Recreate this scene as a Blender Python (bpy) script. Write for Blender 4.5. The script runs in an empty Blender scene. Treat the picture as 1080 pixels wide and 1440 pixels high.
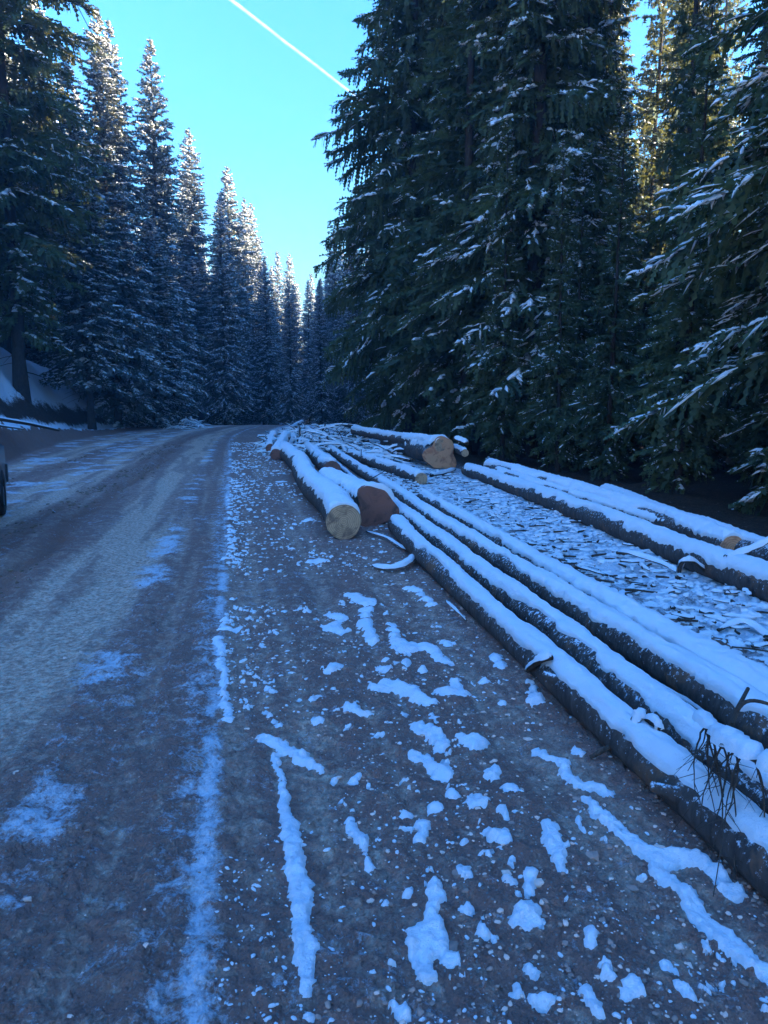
import bpy, math, random
import numpy as np
from mathutils import Vector, Matrix, Quaternion

# ------------------------------------------------------------------ camera, sky, sun, exposure
SC = bpy.context.scene
COL = SC.collection
PITCH = math.atan(150 / 1000)
cam_d = bpy.data.cameras.new('camera')
cam = bpy.data.objects.new('camera', cam_d); COL.objects.link(cam)
cam.location = (0, 0, 1.6)
cam.rotation_euler = (math.pi / 2 - PITCH, 0, 0)
cam_d.sensor_fit = 'VERTICAL'; cam_d.sensor_height = 24; cam_d.lens = 24 * 1000 / 1440
cam_d.clip_start = 0.05; cam_d.clip_end = 20000
SC.camera = cam

SUN_EL, SUN_AZ = math.radians(18), math.radians(99)
world = bpy.data.worlds.new('World'); SC.world = world
world.use_nodes = True
wn, wl = world.node_tree.nodes, world.node_tree.links
wn.clear()
sky = wn.new('ShaderNodeTexSky'); sky.sky_type = 'NISHITA'; sky.sun_disc = False
sky.sun_elevation = SUN_EL; sky.sun_rotation = SUN_AZ
sky.altitude = 0; sky.air_density = 3.0; sky.dust_density = 0.0; sky.ozone_density = 10.0
tint = wn.new('ShaderNodeMix'); tint.data_type = 'RGBA'; tint.blend_type = 'MULTIPLY'
tint.inputs['Factor'].default_value = 1.0; tint.inputs['B'].default_value = (0.245, 0.565, 1.08, 1)
bg = wn.new('ShaderNodeBackground'); bg.inputs['Strength'].default_value = 0.10
wo = wn.new('ShaderNodeOutputWorld')
wl.new(sky.outputs[0], tint.inputs['A']); wl.new(tint.outputs['Result'], bg.inputs[0]); wl.new(bg.outputs[0], wo.inputs[0])

sun_d = bpy.data.lights.new('sun', 'SUN'); sun_d.energy = 3.2; sun_d.angle = math.radians(0.5)
sun_d.color = (1.0, 0.86, 0.62)
sun = bpy.data.objects.new('sun', sun_d); COL.objects.link(sun)
sdir = Vector((math.sin(SUN_AZ) * math.cos(SUN_EL), math.cos(SUN_AZ) * math.cos(SUN_EL), math.sin(SUN_EL)))
sun.rotation_euler = sdir.to_track_quat('Z', 'Y').to_euler()
SC.view_settings.view_transform = 'Standard'; SC.view_settings.look = 'None'
SC.view_settings.exposure = 3.30; SC.view_settings.gamma = 1.0; SC.view_settings.use_curve_mapping = False
SC.render.engine = 'CYCLES'
SC.cycles.max_bounces = 6; SC.cycles.diffuse_bounces = 3; SC.cycles.transparent_max_bounces = 6
SC.cycles.volume_bounces = 0

# ------------------------------------------------------------------ helpers
rng = np.random.default_rng(7)
random.seed(7)

def tag(o, label=None, cat=None, group=None, kind=None):
    if label: o['label'] = label
    if cat: o['category'] = cat
    if group: o['group'] = group
    if kind: o['kind'] = kind
    return o

def mesh(name, V, F, mat=None, attrs=None, smooth=True):
    """V (n,3) array; F an (m,k) array or a list of such arrays"""
    V = np.asarray(V, dtype=np.float32)
    many = isinstance(F, (list, tuple)) and np.ndim(F[0]) == 2
    Fs = [np.asarray(f, dtype=np.int32) for f in (F if many else [F]) if len(f)]
    me = bpy.data.meshes.new(name)
    me.vertices.add(len(V)); me.vertices.foreach_set('co', V.ravel())
    idx = np.concatenate([f.ravel() for f in Fs]); tot = np.concatenate([np.full(len(f), f.shape[1], np.int32) for f in Fs])
    me.loops.add(len(idx)); me.loops.foreach_set('vertex_index', idx)
    me.polygons.add(len(tot))
    me.polygons.foreach_set('loop_start', np.concatenate([[0], np.cumsum(tot)[:-1]]).astype(np.int32))
    me.polygons.foreach_set('loop_total', tot)
    me.polygons.foreach_set('use_smooth', np.full(len(tot), smooth))
    if attrs:
        for k, a in attrs.items():
            at = me.attributes.new(k, 'FLOAT', 'POINT'); at.data.foreach_set('value', np.asarray(a, np.float32).ravel())
    me.update(calc_edges=True)
    me.validate()
    if mat: me.materials.append(mat)
    return me

def obj(name, me, parent=None, loc=(0, 0, 0)):
    o = bpy.data.objects.new(name, me); COL.objects.link(o)
    o.location = loc
    if parent: o.parent = parent
    return o

def empty(name, loc=(0, 0, 0)):
    o = bpy.data.objects.new(name, None); COL.objects.link(o); o.location = loc; o.empty_display_size = .2
    return o

class Bag:
    """collects vertex / face arrays into one mesh"""
    def __init__(s): s.V, s.F3, s.F4, s.n = [], [], [], 0
    def add(s, V, F):
        V = np.asarray(V, float); F = np.asarray(F, int)
        (s.F3 if F.shape[1] == 3 else s.F4).append(F + s.n); s.V.append(V); s.n += len(V)
    def add2(s, V, Fl):
        V = np.asarray(V, float)
        for F in Fl:
            F = np.asarray(F, int)
            if len(F): (s.F3 if F.shape[1] == 3 else s.F4).append(F + s.n)
        s.V.append(V); s.n += len(V)
    def mesh(s, name, mat, smooth=True):
        F = []
        if s.F3: F.append(np.concatenate(s.F3))
        if s.F4: F.append(np.concatenate(s.F4))
        return mesh(name, np.concatenate(s.V), F, mat, smooth=smooth)

def _hash(ix, iy, seed):
    h = (ix.astype(np.int64) * 374761393 + iy.astype(np.int64) * 668265263 + seed * 974634777) & 0xFFFFFFFF
    h = ((h ^ (h >> 13)) * 1274126177) & 0xFFFFFFFF
    h = (h ^ (h >> 16)) & 0xFFFFFFFF
    return h / 4294967295.0

def vn(x, y, seed=0):
    x = np.asarray(x, float); y = np.asarray(y, float)
    ix, iy = np.floor(x), np.floor(y); fx, fy = x - ix, y - iy
    fx = fx * fx * (3 - 2 * fx); fy = fy * fy * (3 - 2 * fy)
    a, b = _hash(ix, iy, seed), _hash(ix + 1, iy, seed)
    c, d = _hash(ix, iy + 1, seed), _hash(ix + 1, iy + 1, seed)
    return (a * (1 - fx) + b * fx) * (1 - fy) + (c * (1 - fx) + d * fx) * fy

def fbm(x, y, seed=0, o=4, g=.5):
    t, a, s = 0, 1, 0
    for k in range(o):
        t = t + a * vn(x * 2 ** k + k * 17.3, y * 2 ** k - k * 9.1, seed + k); s += a; a *= g
    return t / s

def sst(a, b, x):
    t = np.clip((x - a) / (b - a), 0, 1); return t * t * (3 - 2 * t)

def ray_at(u, v, z=0.0):
    """ground plan position of what the photo shows at pixel (u, v) if it lies at height z"""
    c, s = math.cos(PITCH), math.sin(PITCH)
    x, y = (u - 540) / 1000, (v - 720) / 1000
    f, d = c - s * y, y * c + s
    k = (1.6 - z) / d
    return x * k, f * k

# ------------------------------------------------------------------ materials
def new_mat(name):
    m = bpy.data.materials.new(name); m.use_nodes = True
    n, l = m.node_tree.nodes, m.node_tree.links
    return m, n, l, n['Principled BSDF']

def nz(n, l, scale, detail=5, rough=.6, vec=None, dist=0.0):
    t = n.new('ShaderNodeTexNoise'); t.inputs['Scale'].default_value = scale; t.inputs['Detail'].default_value = detail
    t.inputs['Roughness'].default_value = rough; t.inputs['Distortion'].default_value = dist
    if vec: l.new(vec, t.inputs['Vector'])
    return t.outputs['Fac']

def ramp(n, l, fac, stops):
    r = n.new('ShaderNodeValToRGB'); e = r.color_ramp.elements
    while len(e) < len(stops): e.new(.5)
    for q, (p, c) in zip(e, stops): q.position = p; q.color = (*c, 1) if len(c) == 3 else c
    l.new(fac, r.inputs[0]); return r.outputs[0]

def mth(n, l, op, a, b=None, clamp=False, c=None):
    t = n.new('ShaderNodeMath'); t.operation = op; t.use_clamp = clamp
    for i, v in enumerate((a, b, c)):
        if v is None: continue
        if isinstance(v, (int, float)): t.inputs[i].default_value = v
        else: l.new(v, t.inputs[i])
    return t.outputs[0]

def mix(n, l, f, a, b):
    t = n.new('ShaderNodeMix'); t.data_type = 'RGBA'
    for i, v in ((0, f), (6, a), (7, b)):
        if isinstance(v, (int, float)): t.inputs[i].default_value = v
        elif isinstance(v, tuple): t.inputs[i].default_value = (*v, 1)
        else: l.new(v, t.inputs[i])
    return t.outputs[2]

def bump(n, l, bs, h, st, dist, prev=None):
    b = n.new('ShaderNodeBump'); b.inputs['Strength'].default_value = st; b.inputs['Distance'].default_value = dist
    l.new(h, b.inputs['Height'])
    if prev: l.new(prev, b.inputs['Normal'])
    l.new(b.outputs[0], bs.inputs['Normal']); return b.outputs[0]

def coords(n, kind='Object'):
    return n.new('ShaderNodeTexCoord').outputs[kind]

def make_snow(name, col=(.90, .90, .90), fine=60):
    m, n, l, b = new_mat(name)
    co = coords(n)
    f = nz(n, l, 9, 4, .6, co)
    l.new(ramp(n, l, f, [(.3, tuple(c * .93 for c in col)), (.7, col)]), b.inputs['Base Color'])
    b.inputs['Roughness'].default_value = .75
    b.inputs['Specular IOR Level'].default_value = .25
    p = bump(n, l, b, nz(n, l, 26, 6, .75, co), .8, .022)
    bump(n, l, b, nz(n, l, fine * 3, 3, .7, co), .7, .005, p)
    return m
SNOW = make_snow('snow')
def make_dirty_snow():
    m = make_snow('trodden snow', (.88, .87, .87)); n, l = m.node_tree.nodes, m.node_tree.links; b = n['Principled BSDF']
    src = b.inputs['Base Color'].links[0].from_socket; co = coords(n)
    d = mth(n, l, 'MULTIPLY', mth(n, l, 'SUBTRACT', nz(n, l, 75, 5, .75, co), .60), 9, True)
    e = mth(n, l, 'MULTIPLY', mth(n, l, 'SUBTRACT', nz(n, l, 17, 4, .7, co), .50), 3, True)
    l.new(mix(n, l, mth(n, l, 'MULTIPLY', d, mth(n, l, 'MULTIPLY_ADD', e, .7, False, .25)), src, (.30, .21, .15)), b.inputs['Base Color'])
    return m
DIRTY = make_dirty_snow()

def make_ground():
    m, n, l, b = new_mat('ground')
    co = coords(n)
    def at(k):
        a = n.new('ShaderNodeAttribute'); a.attribute_name = k; return a.outputs['Fac']
    snow, packed, wet, litter = at('snow'), at('packed'), at('wet'), at('litter')
    fine = nz(n, l, 38, 8, .82, co); mid = nz(n, l, 9, 6, .7, co, .6); big = nz(n, l, 1.3, 4, .6, co)
    grit = n.new('ShaderNodeTexVoronoi'); grit.inputs['Scale'].default_value = 85; l.new(co, grit.inputs['Vector'])
    grit2 = n.new('ShaderNodeTexVoronoi'); grit2.inputs['Scale'].default_value = 130; l.new(co, grit2.inputs['Vector'])
    mud = ramp(n, l, fine, [(.42, (.14, .070, .052)), (.475, (.56, .32, .235)), (.53, (.82, .54, .40)), (.59, (.92, .76, .62))])  # mud; its light and dark grain also stands in for weak relief shading
    dk = ramp(n, l, nz(n, l, 70, 5, .8, co), [(.42, (.42, .42, .42)), (.56, (1, 1, 1))])
    mk = n.new('ShaderNodeMix'); mk.data_type = 'RGBA'; mk.blend_type = 'MULTIPLY'; mk.inputs[0].default_value = 1
    l.new(mud, mk.inputs[6]); l.new(dk, mk.inputs[7]); mud = mk.outputs[2]
    peb = n.new('ShaderNodeTexVoronoi'); peb.inputs['Scale'].default_value = 62; l.new(co, peb.inputs['Vector'])
    ps = n.new('ShaderNodeSeparateColor'); l.new(peb.outputs['Color'], ps.inputs[0])
    gap = mth(n, l, 'MULTIPLY', mth(n, l, 'SUBTRACT', .62, peb.outputs['Distance']), 3.5, True)  # darkens the crevices between pebbles, occlusion shade put into the colour
    pv = mth(n, l, 'MULTIPLY', gap, mth(n, l, 'MULTIPLY_ADD', ps.outputs[1], .75, False, .55))
    pm = n.new('ShaderNodeCombineColor')
    for q_ in range(3): l.new(mth(n, l, 'MULTIPLY_ADD', pv, 1.05, False, .36), pm.inputs[q_])
    mm = n.new('ShaderNodeMix'); mm.data_type = 'RGBA'; mm.blend_type = 'MULTIPLY'; mm.inputs[0].default_value = .85
    l.new(mud, mm.inputs[6]); l.new(pm.outputs[0], mm.inputs[7]); mud = mm.outputs[2]
    mud = mix(n, l, mth(n, l, 'MULTIPLY', mth(n, l, 'SUBTRACT', mid, .53), 5.0, True), (.34, .18, .135), mud)
    stone = mix(n, l, grit.outputs['Color'], (.10, .085, .075), (.42, .39, .35))
    sep = n.new('ShaderNodeSeparateColor'); l.new(grit.outputs['Color'], sep.inputs[0])
    isst = mth(n, l, 'MULTIPLY', mth(n, l, 'GREATER_THAN', sep.outputs[0], .86), mth(n, l, 'LESS_THAN', grit.outputs['Distance'], .38))
    mud = mix(n, l, mth(n, l, 'MULTIPLY', isst, mth(n, l, 'SUBTRACT', 1.0, packed, True)), mud, stone)
    pk = ramp(n, l, nz(n, l, 30, 6, .6, co), [(.38, (.62, .36, .25)), (.5, (.86, .56, .40)), (.62, (.92, .72, .54))])
    dk2 = ramp(n, l, nz(n, l, 26, 7, .85, co), [(.40, (.50, .50, .50)), (.55, (1, 1, 1))])
    mk2 = n.new('ShaderNodeMix'); mk2.data_type = 'RGBA'; mk2.blend_type = 'MULTIPLY'; mk2.inputs[0].default_value = .8
    l.new(pk, mk2.inputs[6]); l.new(dk2, mk2.inputs[7]); pk = mk2.outputs[2]
    pfac = mth(n, l, 'ADD', packed, mth(n, l, 'MULTIPLY', mth(n, l, 'SUBTRACT', mid, .5), 2.6), True)
    c = mix(n, l, pfac, mud, pk)
    c = mix(n, l, mth(n, l, 'MULTIPLY', wet, mth(n, l, 'MULTIPLY_ADD', mid, 1.2, True, .2)), c, (.26, .125, .085))
    lit = ramp(n, l, nz(n, l, 16, 6, .8, co, 1.0), [(.35, (.016, .010, .007)), (.55, (.060, .034, .020)), (.7, (.14, .09, .05))])  # forest litter, colour darkened to make up for weak tree shade
    c = mix(n, l, litter, c, lit)
    # loose snow and hoar frost, broken up at three scales
    brk = mth(n, l, 'ADD', mth(n, l, 'MULTIPLY', nz(n, l, 7, 6, .75, co, .8), .75), mth(n, l, 'MULTIPLY', nz(n, l, 42, 5, .8, co), .55))
    brk = mth(n, l, 'MULTIPLY_ADD', mth(n, l, 'SUBTRACT', brk, .65), 1.9, False, .65)
    sf = mth(n, l, 'MULTIPLY', mth(n, l, 'ADD', mth(n, l, 'SUBTRACT', snow, 1.0), brk), 3.2, True)
    spk = mth(n, l, 'MULTIPLY', mth(n, l, 'SUBTRACT', nz(n, l, 60, 6, .85, co), .575), 9.0, True)
    sf = mth(n, l, 'MAXIMUM', sf, mth(n, l, 'MULTIPLY', spk, mth(n, l, 'MULTIPLY', mth(n, l, 'SUBTRACT', big, .25), mth(n, l, 'SUBTRACT', .9, litter), True)))
    c = mix(n, l, sf, c, (.74, .78, .82))
    l.new(c, b.inputs['Base Color'])
    b.inputs['Roughness'].default_value = .85; b.inputs['Specular IOR Level'].default_value = .25
    p = bump(n, l, b, mid, .7, .05)
    p = bump(n, l, b, fine, .9, .022, p)
    p = bump(n, l, b, pv, .7, .010, p)
    p = bump(n, l, b, mth(n, l, 'SUBTRACT', 1.0, grit2.outputs['Distance']), .35, .008, p)
    bump(n, l, b, sf, .5, .01, p)
    return m
GROUND = make_ground()

def make_bark(name, a, bb, scale=1.0, warm=None):
    m, n, l, b = new_mat(name)
    co = coords(n)
    mp = n.new('ShaderNodeMapping'); l.new(co, mp.inputs[0]); mp.inputs['Scale'].default_value = (1, 1, .35)
    f = nz(n, l, 14 * scale, 7, .75, mp.outputs[0], .4)
    v = n.new('ShaderNodeTexVoronoi'); v.inputs['Scale'].default_value = 34 * scale; l.new(mp.outputs[0], v.inputs['Vector'])
    c = ramp(n, l, f, [(.3, a), (.55, tuple((x + y) / 2 for x, y in zip(a, bb))), (.75, bb)])
    if warm:
        c = mix(n, l, mth(n, l, 'MULTIPLY', mth(n, l, 'SUBTRACT', nz(n, l, 3.2, 4, .7, co, .5), .56), 8, True), c, warm)
    if warm:
        gm = n.new('ShaderNodeNewGeometry'); sp = n.new('ShaderNodeSeparateXYZ'); l.new(gm.outputs['Normal'], sp.inputs[0])
        dust = mth(n, l, 'MULTIPLY', mth(n, l, 'ADD', nz(n, l, 38, 4, .7, co), mth(n, l, 'MULTIPLY', sp.outputs[2], .16)), 1.0)
        c = mix(n, l, mth(n, l, 'MULTIPLY', mth(n, l, 'SUBTRACT', dust, .64), 9, True), c, (.72, .76, .8))
    l.new(c, b.inputs['Base Color']); b.inputs['Roughness'].default_value = .9; b.inputs['Specular IOR Level'].default_value = .2
    p = bump(n, l, b, f, .8, .02)
    bump(n, l, b, v.outputs['Distance'], .5, .012, p)
    return m
BARK = make_bark('spruce bark', (.018, .014, .012), (.085, .07, .06))
LOGBARK = make_bark('log bark', (.035, .026, .023), (.15, .115, .095), 1.0, (.21, .105, .060))

def make_wood(name, a, bb, stain, amount=.5):
    """end grain: growth rings round the local Z axis, saw marks and stains"""
    m, n, l, b = new_mat(name)
    co = coords(n)
    w = n.new('ShaderNodeTexWave'); w.wave_type = 'RINGS'; w.rings_direction = 'Z'
    w.inputs['Scale'].default_value = 14; w.inputs['Distortion'].default_value = 1.6; w.inputs['Detail'].default_value = 3; w.inputs['Detail Scale'].default_value = 1.2
    l.new(co, w.inputs['Vector'])
    c = mix(n, l, w.outputs['Fac'], a, bb)
    st = mth(n, l, 'MULTIPLY', mth(n, l, 'SUBTRACT', nz(n, l, 5.5, 5, .7, co, .7), 1 - amount), 6, True)
    c = mix(n, l, st, c, stain)
    l.new(c, b.inputs['Base Color']); b.inputs['Roughness'].default_value = .8
    mp = n.new('ShaderNodeMapping'); l.new(co, mp.inputs[0]); mp.inputs['Scale'].default_value = (1, 14, 1)
    bump(n, l, b, nz(n, l, 12, 4, .6, mp.outputs[0]), .4, .008)
    return m
WOOD_Y = make_wood('pale cut wood', (.42, .23, .12), (.60, .38, .22), (.20, .115, .075), .54)
WOOD_O = make_wood('orange cut wood', (.54, .23, .11), (.70, .34, .17), (.36, .13, .07), .52)
WOOD_R = make_wood('red rotten wood', (.20, .075, .05), (.30, .12, .08), (.09, .045, .035), .5)

def make_foliage(name, dark, light, tr=.35):
    m, n, l, b = new_mat(name)
    co = coords(n)
    oi = n.new('ShaderNodeObjectInfo')
    f = mth(n, l, 'ADD', nz(n, l, 1.4, 3, .6, co), mth(n, l, 'MULTIPLY', mth(n, l, 'SUBTRACT', nz(n, l, 14, 3, .6, co), .5), .8))
    f = mth(n, l, 'ADD', f, mth(n, l, 'MULTIPLY', mth(n, l, 'SUBTRACT', oi.outputs['Random'], .5), .25))
    c = ramp(n, l, f, [(.3, dark), (.7, light)])
    l.new(c, b.inputs['Base Color']); b.inputs['Roughness'].default_value = .65; b.inputs['Specular IOR Level'].default_value = .3
    t = n.new('ShaderNodeBsdfTranslucent')
    l.new(mix(n, l, .5, c, (.34, .28, .04)), t.inputs[0])
    ms = n.new('ShaderNodeMixShader'); ms.inputs[0].default_value = tr
    l.new(b.outputs[0], ms.inputs[1]); l.new(t.outputs[0], ms.inputs[2])
    l.new(ms.outputs[0], n['Material Output'].inputs[0])
    return m
NEEDLE = make_foliage('spruce needles', (.036, .066, .042), (.105, .150, .075))

def flat(name, col, rough=.5, metal=0.0, noise=0.0, coat=0.0):
    m, n, l, b = new_mat(name)
    co = coords(n)
    f = nz(n, l, 8, 5, .6, co)
    l.new(ramp(n, l, f, [(.3, tuple(c * (1 - noise) for c in col)), (.7, tuple(min(1, c * (1 + noise)) for c in col))]), b.inputs['Base Color'])
    b.inputs['Roughness'].default_value = rough; b.inputs['Metallic'].default_value = metal; b.inputs['Coat Weight'].default_value = coat
    return m

# ------------------------------------------------------------------ the lie of the land
def edge_x(y):
    """x of the road's right edge: straight, then bending to the right where it goes over the crest"""
    y = np.asarray(y, float)
    a = -.10 - .21 * np.minimum(y, 30)
    k = np.clip((y - 30) / 30, 0, 1)
    a = a - .21 * 30 * (k - k * k / 2)
    return a + np.maximum(y - 60, 0) ** 1.5 * .06

def road_w(y):
    y = np.asarray(y, float)
    return 6.2 + 1.2 * sst(14, 32, y) - .7 * sst(36, 56, y)

def surface(x, y, full=False):
    x = np.asarray(x, float); y = np.asarray(y, float)
    t = x - edge_x(y); u = -road_w(y) - t + (fbm(x * .6, y * .6, 41, 3) - .5) * .7
    z = (fbm(x * .35, y * .35, 1, 3) - .5) * .08
    near = np.exp(-((x ** 2 + y ** 2) ** .5 / 22) ** 2)
    on = sst(.3, -.3, u)
    # ruts and packed tyre lanes
    wob = (fbm(y * .5, y * 0 + 3, 11, 3) - .5) * .5
    rut = np.exp(-((t + 2.15 + wob) / .17) ** 2) + .7 * np.exp(-((t + 2.62 + wob * .8) / .13) ** 2) + .45 * np.exp(-((t + 4.7 - wob) / .25) ** 2)
    clod = fbm(x * 7, y * 4.5, 5, 4)
    z = z - on * rut * (.06 + .16 * (clod - .5)) + on * np.exp(-((t + 2.4 + wob) / .5) ** 2) * .03
    rough = fbm(x * 14, y * 14, 21, 4, .68) - .5 + (fbm(x * 46, y * 46, 24, 2, .7) - .5) * .38
    rough2 = fbm(x * 3.2, y * 3.2, 27, 3) - .5
    packed = on * (np.exp(-((t + 1.25 + .2 * wob) / .46) ** 4) * sst(2.3, 4.5, y) + .8 * np.exp(-((t + 3.4) / .55) ** 4) + .6 * np.exp(-((t + 5.4) / .5) ** 4))
    packed = packed + .38 * np.exp(-((t - .42 - .1 * wob) / .06) ** 2) * sst(9, 4, y)
    packed = np.clip(packed, 0, 1)
    z = z + near * (1 - packed * .75) * (rough * .050 + rough2 * .04)
    lanes = fbm(t * 5 + 40, (y + x * .2) * .35, 29, 4)
    packed = np.clip(packed * (.35 + 1.3 * sst(.35, .6, lanes)) + on * .35 * sst(.56, .68, lanes), 0, 1)
    z = z - on * (lanes - .5) * .05 * near
    tread = np.exp(-((t + .52) / .10) ** 4) + np.exp(-((t + 1.75 + .2 * wob) / .11) ** 4) + np.exp(-((t - .43) / .09) ** 4)
    z = z + .007 * tread * np.sin(y * 2 * np.pi / .075 + 2.2 * np.sign(np.sin(t * 60))) * sst(.35, .55, fbm(x * 1.5, y * .9, 35, 3)) * sst(9, 4, y)
    z = z - packed * .012
    # a slight ridge where the plough left snow along the tyre line
    z = z + .012 * np.exp(-((t + .03 * wob) / .06) ** 2)
    # left: ploughed berm, shelf, cut bank, wooded slope
    bh = .15 + .85 * sst(46, 20, y)
    sl = .12 + .88 * sst(58, 42, y)
    lump = fbm(x * 1.6, y * 1.6, 31, 4)
    up = bh * sst(0, .8, u) * (.7 + .6 * lump) + sl * (1.25 * np.clip(u - 1.6, 0, 3.0) + .42 * np.clip(u - 4.6, 0, 40))
    z = z + np.where(u > 0, up + sst(1, 3, u) * (lump - .5) * .5 + sst(0, .4, u) * (fbm(x * 5, y * 5, 33, 4) - .5) * .22, 0)
    # beyond the log yard the ground falls gently into the wood on the right
    lane = x - (5.3 - .19 * y)
    z = z - .05 * np.clip(lane - 1.5, 0, 25) + sst(0, 3, lane) * (fbm(x * .9, y * .9, 51, 3) - .5) * .35
    yard = sst(1.3, 2.0, x - (-.19 * (y - 4) + .75)) * sst(.6, -.2, lane)   # between the two rows of logs
    z = z + yard * (fbm(x * 5, y * 5, 61, 5, .6) - .5) * .17
    # the road goes over a crest
    z = z - .0009 * np.clip(y - 52, 0, 60) ** 2
    if not full: return z
    snow = np.zeros_like(x)
    frost = fbm(x * 1.1, y * .8, 71, 4)
    snow = snow + on * (.22 + .35 * (frost - .5)) * (1 - packed * .5)
    blot = sst(.52, .66, fbm(x * 1.6, y * 2.2, 75, 3))
    snow = np.maximum(snow, on * (.28 + .32 * blot) * np.exp(-((t + .72) / .26) ** 2))
    snow = np.maximum(snow, on * (.22 + .34 * sst(.52, .66, fbm(x * 1.9, y * 1.6, 76, 4))) * sst(-2.6, -3.2, t))
    line = np.exp(-((t + .05 + .03 * wob) / .075) ** 2) * (.44 + .24 * sst(.38, .58, fbm(y * 2.2, x * 4, 73, 4)))
    line = np.maximum(line, .42 * np.exp(-((t + .14) / .16) ** 2))
    snow = np.maximum(snow, line)
    v_ = (t > .1) & (lane < 0)
    snow = np.where(v_, .22 + .22 * (frost - .5), snow)
    snow = np.maximum(snow, yard * (.70 + .5 * (fbm(x * 2.2, y * 2.2, 77, 3) - .5)))
    snow = np.maximum(snow, sst(12, 30, y) * sst(.6, 2.0, t) * .62)
    snow = np.where(lane > .6, .12, snow)
    streak = fbm(x * 1.2 + y * .4, y * 2.2, 81, 4)
    hs = np.where(u > .7, .92, 0) * (1 - .95 * sst(1.7, 2.0, u) * sst(3.0, 2.3, u) * sl) + (streak - .5) * .5
    hs = hs * np.where(u > 9, sst(30, 10, u), 1)
    snow = np.where(u > .3, hs, snow)
    wet = on * np.clip(rut, 0, 1) * sst(3, 5, y) * .9
    wet = np.where((u > -.1) & (u < .8), .8, wet)
    litter = np.clip(np.maximum(sst(-.3, .8, lane), sst(.4, 1.2, u)), 0, 1)
    litter = np.maximum(litter, yard * .8)
    return z, snow, packed, wet, litter, t, u

def gz(x, y): return float(surface(np.array([x]), np.array([y]))[0])

def build_ground():
    r = np.concatenate([np.geomspace(.3, 1.45, 24, endpoint=False), np.geomspace(1.45, 62, 690, endpoint=False), np.geomspace(62, 420, 64)])
    th = np.concatenate([np.arange(-180, -34, 3.0), np.arange(-34, 34, .2), np.arange(34, 180, 3.0)])
    th = np.radians(th); nt = len(th)
    R, T = np.meshgrid(r, th, indexing='ij')
    X, Y = (R * np.sin(T)).ravel(), (R * np.cos(T)).ravel()
    z, snow, packed, wet, litter, t, u = surface(X, Y, True)
    far = np.clip((np.hypot(X, Y) - 150) / 200, 0, 1)
    z = z * (1 - far) + far * -4
    V = np.stack([X, Y, z], 1)
    nr = len(r)
    i, j = np.meshgrid(np.arange(nr - 1), np.arange(nt), indexing='ij')
    j2 = (j + 1) % nt
    F = np.stack([i * nt + j, i * nt + j2, (i + 1) * nt + j2, (i + 1) * nt + j], 2).reshape(-1, 4)
    F = F[:, ::-1]
    tc, uc = t[F].mean(1), u[F].mean(1)
    yc = Y[F].mean(1)
    isroad = (tc < 0.02) & (uc < 0) & (yc > -60) & (yc < 110)
    ishill = (~isroad) & (tc < 0)
    for name, sel, lab in (('road', isroad, 'rutted frozen mud forest road'), ('hillside', ishill, 'snow streaked bank rising left of the road'), ('ground', ~(isroad | ishill), 'stony verge and log yard right of the road')):
        f = F[sel]; us, inv = np.unique(f, return_inverse=True)
        me = mesh(name, V[us], inv.reshape(-1, 4), GROUND, {'snow': snow[us], 'packed': packed[us], 'wet': wet[us], 'litter': litter[us]})
        o = obj(name, me); tag(o, lab, kind='structure')
    # the small disc right under the camera
    n = nt; cz = gz(0, 0)
    us = np.arange(nt)
    Vd = np.concatenate([V[us], [[0, 0, cz]]]); Fd = np.stack([us, np.full(nt, nt), (us + 1) % nt], 1)
    k = lambda a: np.concatenate([a[us], [a[0]]])
    o = obj('ground', mesh('ground', Vd, Fd, GROUND, {'snow': k(snow), 'packed': k(packed), 'wet': k(wet), 'litter': k(litter)}))
    tag(o, 'patch of stony verge at the viewer\'s feet', kind='structure')
build_ground()

# ------------------------------------------------------------------ spruces
def strip_snow(C, Wv, hgt, wid, prof):
    """C (n,K,3) centre lines; Wv (n,3) sideways unit; snow lens strips on top of them"""
    n, K = C.shape[:2]
    w = wid[:, None] * prof[None, :]; h = hgt[:, None] * prof[None, :] ** .7
    Lp = C - Wv[:, None, :] * w[..., None]; Rp = C + Wv[:, None, :] * w[..., None]
    Tp = C.copy(); Tp[..., 2] += h
    Lp[..., 2] -= h * .25; Rp[..., 2] -= h * .25
    V = np.stack([Lp, Tp, Rp], 2).reshape(-1, 3)
    base = (np.arange(n) * K * 3)[:, None]
    f = []
    for k in range(K - 1):
        a = base + k * 3; c = base + (k + 1) * 3
        f += [np.hstack([a, a + 1, c + 1, c]), np.hstack([a + 1, a + 2, c + 2, c + 1]), np.hstack([a + 2, a, c, c + 2])]
    return V, np.concatenate(f)

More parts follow.
